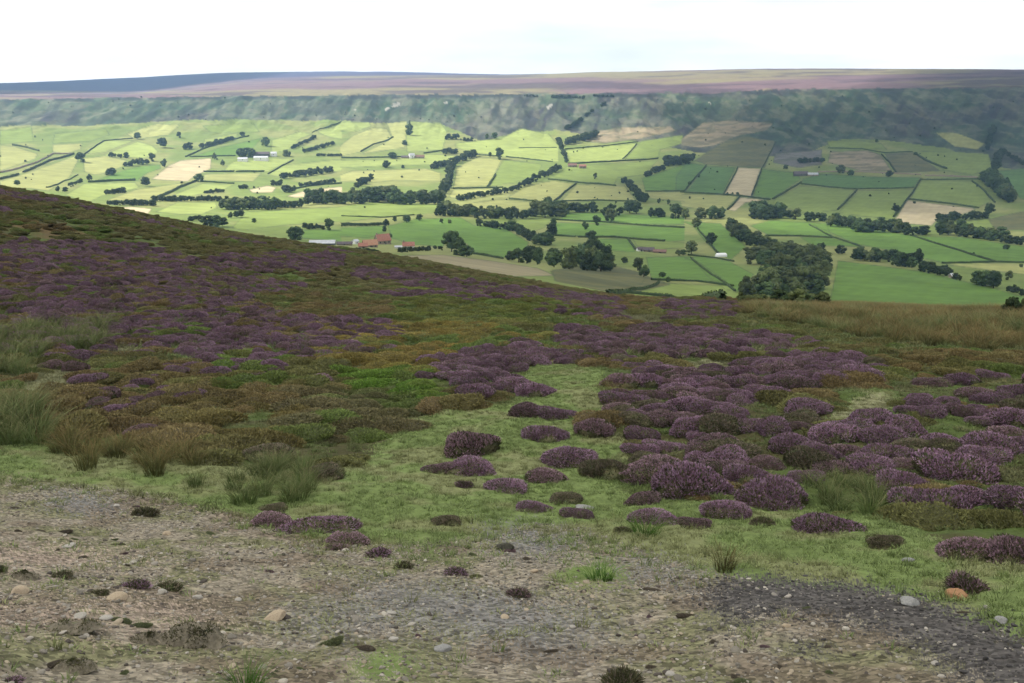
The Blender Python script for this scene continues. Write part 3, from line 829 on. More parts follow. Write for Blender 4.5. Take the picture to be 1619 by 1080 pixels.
# prominent heather bushes: x, base y, width (photo px), kind, label
PROM = [
 (748, 632, 72, 'purple', 'round mauve heather bush at the left head of the grassy tongue'),
 (845, 628, 70, 'purple', 'round mauve heather bush at the right head of the grassy tongue'),
 (834, 660, 62, 'faded', 'left half of the joined pair of heather bushes in the grassy tongue'),
 (880, 663, 66, 'purple', 'right half of the joined pair of heather bushes in the grassy tongue'),
 (861, 698, 82, 'purple', 'single domed mauve heather bush in the middle of the grassy tongue'),
 (745, 719, 100, 'faded', 'red-brown heather bush peaked in the middle, left in the grassy tongue'),
 (700, 748, 60, 'faded', 'dark left end of the wide mauve mat in the grassy tongue'),
 (742, 752, 92, 'purple', 'wide pale mauve heather mat in the left of the grassy tongue'),
 (803, 778, 76, 'purple', 'small pinkish heather dome in front of the wide mauve mat'),
 (735, 772, 34, 'faded', 'tiny brown heather bush left of the small pinkish dome'),
 (895, 797, 62, 'brown', 'brown-green heather dome without flowers in the grass'),
 (706, 831, 54, 'brown', 'brown heather bush alone on the bare edge of the grass'),
 (599, 882, 52, 'purple', 'bright violet heather bush alone on the gravel'),
 (842, 810, 62, 'purple', 'low pink heather mat in front of the brown-green dome'),
 (912, 820, 54, 'purple', 'small pink heather bush beside the flat grey stone'),
 (722, 911, 52, 'purple', 'small violet heather bush low on the central gravel'),
 (752, 914, 26, 'brown', 'brown heather scrap right of the violet bush on the gravel'),
 (820, 946, 54, 'faded', 'flat reddish heather mat on the grey gravel'),
 (1310, 846, 104, 'purple', 'purple heather bush on the grass in front of the right rushes'),
 (1400, 869, 66, 'brown', 'dark brown heather bush right of the purple bush on the grass'),
 (1540, 886, 110, 'faded', 'large heather bush at the right edge above the grass'),
 (1612, 890, 110, 'faded', 'heather bush cut by the right edge of the picture'),
 (1528, 940, 86, 'faded', 'round heather bush behind the orange stone'),
 (1470, 815, 120, 'purple', 'large purple heather dome at the front of the right stand'),
 (1425, 780, 90, 'purple', 'purple heather dome left behind the large front dome'),
 (1525, 800, 100, 'purple', 'purple heather dome right behind the large front dome'),
 (1510, 760, 130, 'purple', 'big domed heather bush with a ringed top, right stand'),
 (1148, 820, 84, 'purple', 'heather bush peaked left of the right rushes, front row'),
 (1100, 836, 52, 'faded', 'small faded heather bush at the left foot of the peaked bush'),
 (1205, 832, 50, 'brown', 'dark low heather bush at the right foot of the peaked bush'),
 (1035, 830, 84, 'purple', 'pink heather bush in front of the stand near the yellow grass'),
 (985, 842, 36, 'brown', 'small grey heather bush left of the yellow grass'),
 (1225, 803, 120, 'purple', 'wide grey-mauve heather bush behind the peaked bush'),
 (1090, 785, 130, 'purple', 'wide mauve heather bush at the front left of the right stand'),
 (1015, 797, 64, 'faded', 'low red-brown heather bush at the left end of the right stand'),
 (1040, 755, 110, 'faded', 'heather mat behind the left end of the right stand'),
 (955, 756, 90, 'brown', 'dark green heather bush bridging the grass to the right stand'),
 (900, 738, 100, 'purple', 'mauve heather bush in the grass right of the wide mat'),
 (860, 762, 76, 'faded', 'red-brown heather bush between the wide mat and the mauve bush'),
 (1015, 720, 60, 'purple', 'small round pink heather bush on the inner grass strip'),
 (940, 690, 76, 'faded', 'dark heather bush right of the domed bush in the tongue'),
 (1015, 700, 64, 'purple', 'heather bush left of the long mauve ridge by the inner grass strip'),
 (505, 842, 124, 'purple', 'pink heather mat at the edge of the left gravel'),
 (428, 834, 84, 'faded', 'dark pink heather mat left of the pink mat on the gravel edge'),
 (548, 864, 84, 'faded', 'faded heather mat at the lower right of the pink mat'),
 (530, 872, 50, 'faded', 'thin faded heather mat lying below the pink mat'),
 (228, 816, 52, 'brown', 'dark brown heather bush alone on the left gravel'),
 (212, 932, 66, 'purple', 'low violet and green heather bush on the lower left gravel'),
 (158, 942, 38, 'brown', 'small dark heather scrap left of the violet and green bush'),
 (265, 935, 60, 'brown', 'flat brown heather mat right of the violet and green bush'),
 (100, 915, 44, 'brown', 'flat brown heather mat on the upper left gravel'),
 (18, 1082, 44, 'purple', 'violet heather tip in the lower left corner'),
 (985, 1088, 84, 'brown', 'dark brown heather bush cut by the bottom edge'),
 (-4, 905, 36, 'brown', 'dark heather bush cut by the left edge'),
 (425, 732, 92, 'brown', 'grey-brown heather bush above the green grassy tufts'),
 (505, 760, 90, 'brown', 'brown heather spread right of the green grassy tufts'),
 (432, 810, 50, 'brown', 'dark heather tuft behind the dark pink mat'),
 (120, 680, 56, 'purple', 'grey-mauve heather bush above the left rush row'),
 (105, 658, 46, 'purple', 'small mauve heather bush just behind the grey-mauve one'),
 (225, 690, 56, 'faded', 'mauve heather bush in the brown shrubs above the left grass'),
 (640, 900, 40, 'brown', 'thin reddish heather scrap left of the violet bush on the gravel'),
]

def put_heather(x, y, z, rad, k, kind, label, group, hs=1.0):
    me1, me2 = (HEATH_SMALL if rad < .21 else HEATH)[kind][k]
    o = link('heather_bush', me1)
    o.location = (x, y, z - .03 * rad); o.rotation_euler = (0, 0, random.uniform(0, 6.28))
    s = rad; o.scale = (s, s, s * hs)
    b = link('blossom', me2, o)
    tag(o, label, 'heather', group)
    return o

occupied = []
for (px, py, w, kind, lab) in PROM:
    x, y, z, f = at(px, py)
    rad = .5 * w * f / F
    # centre of the bush lies behind its front foot
    d = math.hypot(x, y); x += x / d * rad * .55; y += y / d * rad * .55; z = float(H(x, y))
    put_heather(x, y, z, rad, random.randrange(4), kind, lab, None, random.uniform(.7, .95) * (.72 if any(q in lab for q in ('mat', 'flat', 'low', 'scrap', 'spread')) else 1) * (.75 if py > 800 and px < 900 else 1))
    occupied.append((x, y, rad))
occupied = np.array(occupied)

def clear_of(x, y, extra):
    d = np.hypot(x[:, None] - occupied[None, :, 0], y[:, None] - occupied[None, :, 1])
    return (d > occupied[None, :, 2] + extra).all(1)

# stands of heather
x, y, z, px, py, f, r = wedge_points(13, 215, 3.0)
pick = np.full(len(x), -1)
n1 = fbm(x * .33, y * .33, 141, 3); nd = fbm(x * .085, y * .05, 147, 3)
for i, (key, pr, poly) in enumerate(HEATHAREA):
    jx = px + 30 * (n1 - .5); jy = py + 12 * (n1 - .5)
    m = inpoly(jx, jy, poly) & (pick < 0) & (np.where(r > 34, (nd - .5) * (4.2 if key in ('left', 'crest') else 3.0) + (.09 if key == 'left' else .22) + rng.uniform(0, 1, len(x)) * .4, (n1 - .5) * 2.0 + rng.uniform(0, 1, len(x)) * .75) < pr - .05)
    pick[m] = i
keep = pick >= 0
keep &= clear_of(x, y, .15)
gm = np.zeros(len(x), bool)
for p in GRASS: gm |= inpoly(px, py - 6, p)
keep &= ~(gm & (r < 32))
idx = np.nonzero(keep)[0]
# thin out overlaps near the viewer
idx = idx[np.argsort(r[idx])]
cells = {}; sel = []
rad_all = rng.uniform(.27, .60, len(x)) * (1 + .35 * sstep(40, 140, r))
for i in idx:
    c = (int(x[i] // 1.2), int(y[i] // 1.2)); ok = True
    for a in (-1, 0, 1):
        for b in (-1, 0, 1):
            for j in cells.get((c[0] + a, c[1] + b), ()):
                if (x[i] - x[j]) ** 2 + (y[i] - y[j]) ** 2 < ((.37 if HEATHAREA[pick[i]][0] == 'right' else .46) * (rad_all[i] + rad_all[j])) ** 2 * 1.2: ok = False
    if ok: cells.setdefault(c, []).append(i); sel.append(i)
sel = np.array(sel)
size = rad_all[sel] / f[sel]
vis = (px[sel] > -40) & (px[sel] < 1660)
order = np.argsort(-(size * vis))
NIND = 236
ind = sel[order[:NIND]]; rest = sel[order[NIND:]]
for i in ind:
    key = HEATHAREA[pick[i]][0]
    kind = 'purple' if random.random() < .62 else ('faded' if random.random() < .75 else 'brown')
    put_heather(x[i], y[i], z[i], rad_all[i], random.randrange(4), kind, HLAB[key][0], HLAB[key][1], random.uniform(.58, .84))
# the rest of the heather, one object
protos = []
for kind in ('purple', 'purple', 'faded'):
    for k in range(4):
        a, b = HEATH[kind][k]
        va = np.empty(len(a.vertices) * 3, np.float32); a.vertices.foreach_get('co', va)
        vb = np.empty(len(b.vertices) * 3, np.float32); b.vertices.foreach_get('co', vb)
        fa = np.array([tuple(p.vertices) for p in a.polygons]); fb = np.array([tuple(p.vertices) for p in b.polygons])
        tb = to_tris(fb)
        V = np.concatenate([va.reshape(-1, 3), vb.reshape(-1, 3)]); Fc = np.concatenate([fa, tb + len(va) // 3])
        protos.append(mesh_from('heather', V, Fc, [a.materials[0], b.materials[0]], np.concatenate([np.zeros(len(fa)), np.ones(len(tb))])))
n = len(rest)
scatter('heather', 'distant purple and brown heather covering the moor up to its crest', 'heather', np.column_stack([x[rest], y[rest], z[rest] - .02]),
        np.column_stack([np.zeros(n), np.zeros(n), rng.uniform(0, 6.28, n)]), np.column_stack([rad_all[rest], rad_all[rest], rad_all[rest] * rng.uniform(.7, 1.1, n)]), np.full((n, 3), .1), protos)
HSEL = np.column_stack([x[sel], y[sel], rad_all[sel]])

# rushes
cand = []
x, y, z, px, py, f, r = [np.concatenate(q) for q in zip(wedge_points(9, 160, 2.2), wedge_points(9, 25, 6))]
done = np.zeros(len(x), bool)
for key, kind, pr, poly in RUSHAREA:
    m = inpoly(px, py, poly) & ~done & (rng.uniform(0, 1, len(x)) < pr * (.75 if r.mean() < 0 else 1))
    done |= m
    for i in np.nonzero(m)[0]:
        cand.append((float(x[i]), float(y[i]), float(z[i]), float(f[i]), key, 'green' if key == 'far' and vn(x[i] * .15, y[i] * .15, 88) + random.uniform(-.2, .2) > .66 else kind))
random.shuffle(cand)
kept = []; rc = {}
for c in cand:
    mind = {'far': .55, 'clump': .24, 'row': .36, 'rightclump': .34}.get(c[4], .38)
    q = (int(c[0] // 1), int(c[1] // 1))
    if any((c[0] - d[0]) ** 2 + (c[1] - d[1]) ** 2 < mind ** 2 for a in (-1, 0, 1) for b in (-1, 0, 1) for d in rc.get((q[0] + a, q[1] + b), ())): continue
    rc.setdefault(q, []).append(c); kept.append(c)
kept.sort(key=lambda c: c[3])
singles = [(1145, 903, 46, 'ochre', 'lone upright rush tuft at the tip of the dark gravel'),
           (948, 918, 34, 'bright', 'light green leafy tuft alone on the central gravel'),
           (390, 1092, 44, 'bright', 'bright green grass tuft cut by the bottom edge'),
           (1020, 848, 34, 'bright', 'yellow-green grass tuft in front of the pink heather bush'),
           (245, 752, 44, 'ochre', 'tall ochre rush tuft standing at the right end of the left row'),
           (138, 742, 46, 'ochre', 'tall ochre rush tuft standing left of the row above the gravel'),
           (310, 770, 34, 'green', 'low green tuft on the grass edge above the left gravel')]
for px_, py_, hp, kind, lab in singles:
    x_, y_, z_, f_ = at(px_, py_)
    o = link('rush_tuft', RUSH[kind][random.randrange(3)]); s = hp * f_ / F
    o.location = (x_, y_, z_); o.scale = (s * (1.6 if kind == 'bright' else .9), s * (1.6 if kind == 'bright' else .9), s); o.rotation_euler.z = random.uniform(0, 6)
    tag(o, lab, 'rush' if kind != 'bright' else 'grass tuft')
for c in kept[:285]:
    o = link('rush_tuft', RUSH[c[5]][random.randrange(3)])
    s = random.uniform(.42, .7) * {'row': .62, 'clump': .56, 'rightclump': .56, 'tongue': .5}.get(c[4], 1.0)
    o.location = (c[0], c[1], c[2]); o.scale = (s * 1.25, s * 1.25, s); o.rotation_euler.z = random.uniform(0, 6.28)
    tag(o, RLAB[c[4]][0], 'rush', RLAB[c[4]][1])
more = kept[285:]
RUSHPTS = np.array([(c[0], c[1]) for c in kept])
if more:
    n = len(more); s = rng.uniform(.5, .85, n)
    scatter('rushes', 'far rushes and reedy grass on the moor crest', 'rushes', np.array([c[:3] for c in more]), np.column_stack([np.zeros(n), np.zeros(n), rng.uniform(0, 6.28, n)]), np.column_stack([s * 1.2, s * 1.2, s]), np.full((n, 3), .1), [RUSH['ochre'][0], RUSH['ochre'][1], RUSH['green'][2]])

# low shrubs (bilberry, old heather): ground cover
x, y, z, px, py, f, r = [np.concatenate(q) for q in zip(wedge_points(12.5, 225, .95, -420, 2200), wedge_points(12.5, 85, 1.5, -420, 2200))]
n1 = fbm(x * .45, y * .45, 61, 4); n2 = fbm(x * .2, y * .2, 173, 3)
jx = px + 40 * (n1 - .5); jy = py + 16 * (n1 - .5)
ok = ~in_any(jx, jy, GRASS) & ~inpoly(jx, jy, GRAVEL) & ~in_any(jx, jy, PALEGRASS)
ok &= clear_of(x, y, -.1) & ~((r < 16.5) & (px < 900))
col = np.empty((len(x), 3))
w = sstep(.4, .62, n2)[:, None]
col[:] = np.array((.078, .078, .028)) * (1 - w) + np.array((.10, .076, .034)) * w
for cc, poly in MCOL[::-1]:
    m = inpoly(jx, jy, poly); k = (.5 + .5 * rng.uniform(0, 1, m.sum()))[:, None]
    col[m] = col[m] * (1 - k) + np.array(cc) * k
w = (sstep(.55, .7, fbm(x * .3, y * .3, 177, 3)) * (rng.uniform(0, 1, len(x)) < .7))[:, None]
col = col * (1 - w) + np.array((.07, .095, .025)) * w
col *= rng.uniform(1.5, 2.15, len(x))[:, None]
inr = np.zeros(len(x), bool)
for key, kind, pr, poly in RUSHAREA: inr |= inpoly(px, py, poly)
ok &= ~(inr & (rng.uniform(0, 1, len(x)) < .8))
inh = in_any(px, py, [q[2] for q in HEATHAREA if q[0] in ('right', 'middle')])
ok &= ~(inh & (rng.uniform(0, 1, len(x)) < .7))
i = np.nonzero(ok)[0]; n = len(i); s = rng.uniform(.35, .85, n) * (1 + .5 * sstep(50, 160, r[i])) * np.where(inh[i], .55, 1) * np.where((r[i] < 20) & (px[i] > 900), .7, 1)
hz = rng.uniform(.40, .72, n)
LS = [np.column_stack([x[i], y[i], z[i] - .06]), np.column_stack([rng.normal(0, .1, n), rng.normal(0, .1, n), rng.uniform(0, 6.28, n)]), np.column_stack([s, s, s * hz]), col[i]]
# scraps of dead heather and moss on the bare ground
x, y, z, px, py, f, r = wedge_points(3.8, 17, 5, -60, 1680)
m = inpoly(px, py, GRAVEL) & (vn(x * .8, y * .8, 231) + .45 * rng.uniform(0, 1, len(x)) > .80)
i = np.nonzero(m)[0]; n = len(i); s = .02 + .06 * rng.uniform(0, 1, n) ** 2.4
t = rng.uniform(0, 1, n)[:, None]
LS2 = [np.column_stack([x[i], y[i], z[i] - .006]), np.column_stack([rng.normal(0, .1, n), rng.normal(0, .1, n), rng.uniform(0, 6.28, n)]), np.column_stack([s * 1.3, s, s * rng.uniform(.3, .6, n)]), np.where(t < .5, np.array((.10, .082, .058)), np.where(t < .8, np.array((.10, .115, .05)), np.array((.13, .085, .09))))]
LS = [np.concatenate(q) for q in zip(LS, LS2)]
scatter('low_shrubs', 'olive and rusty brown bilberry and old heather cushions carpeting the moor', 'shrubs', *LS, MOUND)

# grass
x, y, z, px, py, f, r = [np.concatenate(q) for q in zip(wedge_points(5, 34, 62, -330, 1950), wedge_points(34, 75, 24, -250, 2000))]
n1 = fbm(x * .5, y * .5, 61, 4); n2 = fbm(x * 2.1, y * 2.1, 67, 3); k = 30 * (n1 - .5) + 16 * (n2 - .5)
g = in_any(px + 1.6 * k, py + .8 * k, GRASS) | in_any(px, py, GRASSPATCH_LOW + PALEGRASS)
sp_ = inpoly(px, py, GRAVEL) & (rng.uniform(0, 1, len(x)) < .09 * sstep(.4, .6, fbm(x * 1.2, y * 1.2, 191, 2)))
dk = in_any(px, py, DARKG)
jg = np.abs(rng.normal(size=len(x))) * 26 * 9 / np.maximum(r, 5); fade = inpoly(px, py - jg, [(-200, 700), (60, 700), (350, 735), (600, 760), (1000, 780), (1240, 800), (1420, 830), (1900, 960), (1900, 1080), (1619, 1000), (1480, 946), (1300, 918), (1150, 900), (1000, 862), (850, 840), (640, 868), (480, 850), (350, 800), (180, 768), (-200, 748)])
g = ((g & ~inpoly(px + 1.6 * k, py + .8 * k, GRAVEL)) | sp_ | (fade & in_any(px, py - jg, GRASS))) & ~dk
rough_ = ((r > 12.5) & ~inpoly(px, py - 10, GRAVEL) & ((r < 34) | (rng.uniform(0, 1, len(x)) < .8)) & (rng.uniform(0, 1, len(x)) < np.where(px > 860, .5, .3)))
g |= rough_
i = np.nonzero(g)[0]; n = len(i)
yel = sstep(.45, .65, fbm(x[i] * 1.1, y[i] * 1.1, 71, 3))[:, None]
gc = (np.array((.175, .225, .08)) * (1 - yel) + np.array((.22, .232, .105)) * yel) * rng.uniform(.75, 1.25, n)[:, None]
pg = in_any(px[i], py[i], PALEGRASS); gc[pg] = np.array((.21, .21, .11))
fr = (1 + 1.6 * (r[i] > 34)) * np.where(rough_[i] & ~in_any(px[i], py[i], GRASS), 1.5, 1); s = rng.uniform(.05, .10, n) * fr; gc *= np.where(rough_[i] & ~in_any(px[i], py[i], GRASS), .72, 1.0)[:, None]; hh = fr * rng.uniform(.022, .058, n) * (1 + 1.0 * (rng.uniform(0, 1, n) < .06))
scatter('grass', 'short cropped green and yellowing grass between the heather bushes', 'grass', np.column_stack([x[i], y[i], z[i]]), np.column_stack([np.zeros(n), np.zeros(n), rng.uniform(0, 6.28, n)]), np.column_stack([s, s, hh]), gc, TUFT)

# gravel
x, y, z, px, py, f, r = wedge_points(3.6, 17, 420, -330, 1950)
n1 = fbm(x * .5, y * .5, 61, 4); n2 = fbm(x * 2.1, y * 2.1, 67, 3); k = 30 * (n1 - .5) + 16 * (n2 - .5)
g = inpoly(px + 1.6 * k, py + .8 * k, GRAVEL) & (rng.uniform(0, 1, len(x)) < .25 + .9 * sstep(.4, .6, fbm(x * .9, y * .9, 201, 3)))
jj = rng.normal(size=(2, len(x))); dkm = in_any(px + .8 * k + jj[0] * 22, py + .5 * k + jj[1] * 9, DARKG)
g |= dkm
i = np.nonzero(g)[0]; n = len(i)
t = rng.uniform(0, 1, n)[:, None]
gc = np.where(t < .45, np.array((.21, .19, .155)), np.where(t < .68, np.array((.27, .225, .16)), np.where(t < .87, np.array((.085, .072, .06)), np.array((.33, .30, .25)))))
gc = np.where(dkm[i][:, None] & (t < .93), np.array((.06, .056, .053)), gc) * rng.uniform(.7, 1.3, n)[:, None]
s = .007 + .014 * rng.uniform(0, 1, n) ** 3 + .012 * (rng.uniform(0, 1, n) < .07) + .02 * (rng.uniform(0, 1, n) < .010)
scatter('gravel', 'loose grey and tan gravel and black shale chips on the bare ground', 'gravel', np.column_stack([x[i], y[i], z[i] + s * .15]), rng.uniform(0, 6.28, (n, 3)) * np.array([.06, .06, 1]), np.column_stack([s, s, s * rng.uniform(.6, 1.1, n)]), gc, PEB)

# stones worth pointing at
STONES = [
 (1516, 950, 40, 'stone_orange', .62, 'orange-brown angular stone in front of the round heather bush'),
 (1440, 957, 34, 'stone_grey', .4, 'grey flat stone at the edge of the black shale'),
 (926, 806, 34, 'stone_grey', .14, 'flat grey slab behind the small pink heather bush'),
 (798, 871, 32, 'stone_dark', .5, 'flat dark mossy stone alone on the grey gravel'),
 (28, 940, 30, 'stone_tan', .55, 'tan pointed stone near the left edge'),
 (183, 950, 32, 'stone_tan', .5, 'tan rounded stone below the violet and green heather bush'),
 (256, 938, 16, 'stone_pale', .55, 'small pale stone right of the violet and green heather bush'),
 (312, 947, 18, 'stone_pale', .45, 'pale stone above the right end of the pink track'),
 (376, 950, 12, 'stone_pale', .5, 'small white stone alone right of the pink track'),
 (124, 977, 22, 'stone_pale', .35, 'white slab lying on the edge of the pink track, left of its pair'),
 (166, 980, 22, 'stone_pale', .35, 'white slab lying on the edge of the pink track, right of its pair'),
 (432, 980, 40, 'stone_tan', .3, 'long tan slab tilted on the gravel right of the pink track'),
 (108, 866, 26, 'stone_pale', .3, 'flat pale slab on the upper left track'),
 (183, 802, 12, 'stone_pale', .6, 'small pale stone at the end of the grey scree patch'),
 (263, 846, 16, 'stone_tan', .5, 'small tan stone in the middle of the left gravel'),
 (622, 1014, 18, 'stone_pale', .5, 'pale pointed stone above the low green patch'),
 (618, 972, 18, 'stone_pale', .4, 'pale flat stone on the grey gravel centre left'),
 (798, 978, 16, 'stone_tan', .5, 'tan stone in the small pale cluster on the grey gravel'),
 (906, 994, 14, 'stone_pale', .5, 'white stone right of the pale cluster on the grey gravel'),
 (1060, 1068, 16, 'stone_pale', .5, 'white stone at the bottom right of centre by the brown heather'),
 (1437, 888, 22, 'stone_grey', .3, 'small flat grey stone lying in the right-hand grass'),
 (1585, 985, 22, 'stone_grey', .6, 'grey stone in the grass near the right edge'),
 (1560, 962, 12, 'stone_pale', .5, 'small pale stone in the grass right of the orange stone'),
 (700, 1030, 30, 'stone_grey', .35, 'dark grey slab low on the central gravel'),
 (300, 1022, 110, 'stone_moss', .26, 'largest earthy hummock with lichen at lower left'),
 (232, 1018, 60, 'stone_moss', .22, 'mossy hummock joined to the left of the largest earthy hummock'),
 (110, 1000, 84, 'stone_moss', .2, 'mossy brown hummock below the white slabs'),
 (110, 1062, 70, 'stone_moss', .2, 'brown mossy hummock near the lower left corner'),
 (35, 915, 46, 'stone_moss', .25, 'brown earthy hummock above the tan pointed stone'),
 (845, 905, 14, 'stone_tan', .5, 'small tan stone between the flat dark stone and the green tuft'),
 (1245, 992, 16, 'stone_tan', .5, 'tan stone right of the black shale tongue'),
 (1480, 1052, 18, 'stone_pale', .5, 'pale stone in the black shale at lower right'),
]
for k, (px_, py_, w_, mat, fl, lab) in enumerate(STONES):
    x_, y_, z_, f_ = at(px_, py_)
    s = .5 * w_ * f_ / F
    if mat == 'stone_moss':
        g_ = np.random.default_rng(700 + k)
        nr_, na_ = 16, 44
        A_, Q_ = np.meshgrid(np.linspace(0, 2 * math.pi, na_, endpoint=False), np.linspace(0.0, 1.0, nr_))
        edge_ = .72 + .5 * fbm(np.cos(A_) * 1.4 + 5 * k, np.sin(A_) * 1.4 + 9, 40 + k, 3)
        X_ = Q_ * edge_ * np.cos(A_); Y_ = Q_ * edge_ * np.sin(A_) * .8
        lum = fbm(X_ * 2.6 + 3 * k, Y_ * 2.6, 61, 4)
        Z_ = fl * 1.5 * (1 - Q_ ** 2.4) * np.clip(.15 + 2.3 * (lum - .28), .05, 1.6) - .05 * Q_
        V_ = np.column_stack([X_.ravel(), Y_.ravel(), Z_.ravel()])
        f_s = np.array([(a * na_ + b, a * na_ + (b + 1) % na_, (a + 1) * na_ + (b + 1) % na_, (a + 1) * na_ + b) for a in range(nr_ - 1) for b in range(na_)])
        ii = g_.integers(0, len(V_), 1100); ii = ii[lum.ravel()[ii] > .46]; m_ = len(ii)
        dirs = np.column_stack([g_.normal(size=(m_, 2)) * .5, np.ones(m_)]); dirs /= np.linalg.norm(dirs, axis=1)[:, None]
        tt_ = g_.normal(size=(m_, 3)); tt_ = np.cross(dirs, tt_); tt_ /= np.linalg.norm(tt_, axis=1)[:, None]
        p_ = V_[ii] + g_.normal(size=(m_, 3)) * np.array([.03, .03, 0]); L_ = g_.uniform(.04, .11, m_)[:, None]
        q_ = np.stack([p_ - tt_ * .016, p_ + tt_ * .016, p_ + dirs * L_ + tt_ * .006, p_ + dirs * L_ - tt_ * .006], 1).reshape(-1, 3)
        sf_ = np.arange(len(q_)).reshape(-1, 4)
        hm_ = mesh_from('hummock', np.concatenate([V_, q_]), np.concatenate([to_tris(f_s)[:, ::-1] if False else to_tris(f_s), to_tris(sf_) + len(V_)]), [M['stone_moss'], M['heath_green']], np.concatenate([np.zeros(2 * len(f_s)), np.ones(2 * len(sf_))]), False)
    o = link('earth_hummock' if mat == 'stone_moss' else 'stone', hm_ if mat == 'stone_moss' else rock_mesh(700 + k, M[mat], fl, ICO3 if w_ > 30 else ICO2, jag=.45 if w_ > 44 else .22, name='stone'))
    o.location = (x_, y_ + s * .4, z_ + s * fl * (.0 if mat == 'stone_moss' else .25)); o.scale = (s, s, s); o.rotation_euler = (random.uniform(-.15, .15), random.uniform(-.15, .15), random.uniform(-.5, .5))
    tag(o, lab, 'hummock' if mat == 'stone_moss' else 'stone')

# ------------------------------------------------------------------ trees of the valley
def crown_geom(seed, n_lobes, wx, top, bot, leaves, lsz):
    g = np.random.default_rng(seed); iv, if_ = ICO1
    V = []; Fc = []; nv = 0
    for i in range(n_lobes):
        a = g.uniform(0, 6.28); t = g.uniform(0, 1)
        hz = bot + (top - bot) * (t ** .85)
        env = wx * math.sqrt(max(.05, 1 - ((hz - (bot + .42 * (top - bot))) / (.62 * (top - bot))) ** 2))
        rr = env * math.sqrt(g.uniform(.02, .75))
        c = np.array([rr * math.cos(a), rr * math.sin(a), hz])
        R = g.uniform(.10, .19)
        core = iv * R * .7 * (1 + g.normal(size=(len(iv), 1)) * .12) + c
        V.append(core); Fc.append(if_ + nv); nv += len(core)
        d = g.normal(size=(leaves, 3)); d /= np.linalg.norm(d, axis=1)[:, None]
        d[:, 2] = d[:, 2] * .8 + .15
        p = c + d * R * g.uniform(.8, 1.12, leaves)[:, None]
        u = np.cross(d, g.normal(size=(leaves, 3))); u /= np.linalg.norm(u, axis=1)[:, None]
        w = np.cross(d, u) + d * g.normal(size=(leaves, 1)) * .6
        s = lsz * g.uniform(.6, 1.4, leaves)[:, None]
        q = np.stack([p - u * s, p + w * s, p + u * s], 1).reshape(-1, 3)
        V.append(q); Fc.append(np.arange(len(q)).reshape(-1, 3) + nv); nv += len(q)
    return np.concatenate(V), np.concatenate(Fc)

def trunk_geom(h, r0, seed):
    g = np.random.default_rng(seed); V = []; Fq = []
    def tube(a, b, ra, rb):
        n0 = len(V); a = np.array(a); b = np.array(b); d = b - a; d /= np.linalg.norm(d)
        u = np.cross(d, (.3, .9, .1)); u /= np.linalg.norm(u); w = np.cross(d, u)
        for P_, R_ in ((a, ra), (b, rb)):
            for k in range(6):
                t = k * math.pi / 3; V.append(P_ + (u * math.cos(t) + w * math.sin(t)) * R_)
        for k in range(6):
            Fq.append((n0 + k, n0 + (k + 1) % 6, n0 + 6 + (k + 1) % 6, n0 + 6 + k))
    tube((0, 0, -.05), (0.01, 0, h * .5), r0 * 1.25, r0 * .8); tube((0.01, 0, h * .5), (.0, .02, h), r0 * .8, r0 * .4)
    for k in range(5):
        t = g.uniform(0, 6.28); z0 = h * g.uniform(.45, .8)
        tube((0, 0, z0), (.26 * math.cos(t), .26 * math.sin(t), z0 + .22), r0 * .45, r0 * .15)
    return np.array(V), np.array(Fq)

TREE = []   # (crown mesh, trunk mesh, whole mesh) in tree heights
specs = [(28, .40, .86, .14, 70, .046), (32, .50, .84, .13, 70, .044), (24, .30, .88, .12, 80, .044), (30, .55, .78, .10, 70, .048), (26, .36, .88, .10, 80, .044), (32, .46, .86, .12, 70, .044)]
for k, sp in enumerate(specs):
    for mat in ('crown_dark', 'crown_olive'):
        cv, cf = crown_geom(800 + k, *sp)
        tv, tf = trunk_geom(.55, .03, 830 + k)
        tt = to_tris(tf)
        TREE.append((mesh_from('crown', cv, cf, [M[mat]]), mesh_from('trunk', tv, tf, [M['bark']]),
                     mesh_from('tree', np.concatenate([cv, tv]), np.concatenate([cf, tt + len(cv)]), [M[mat], M['bark']], np.concatenate([np.zeros(len(cf)), np.ones(len(tt))])),
                     mesh_from('far_tree', cv, cf, [M['far_leaf']])))

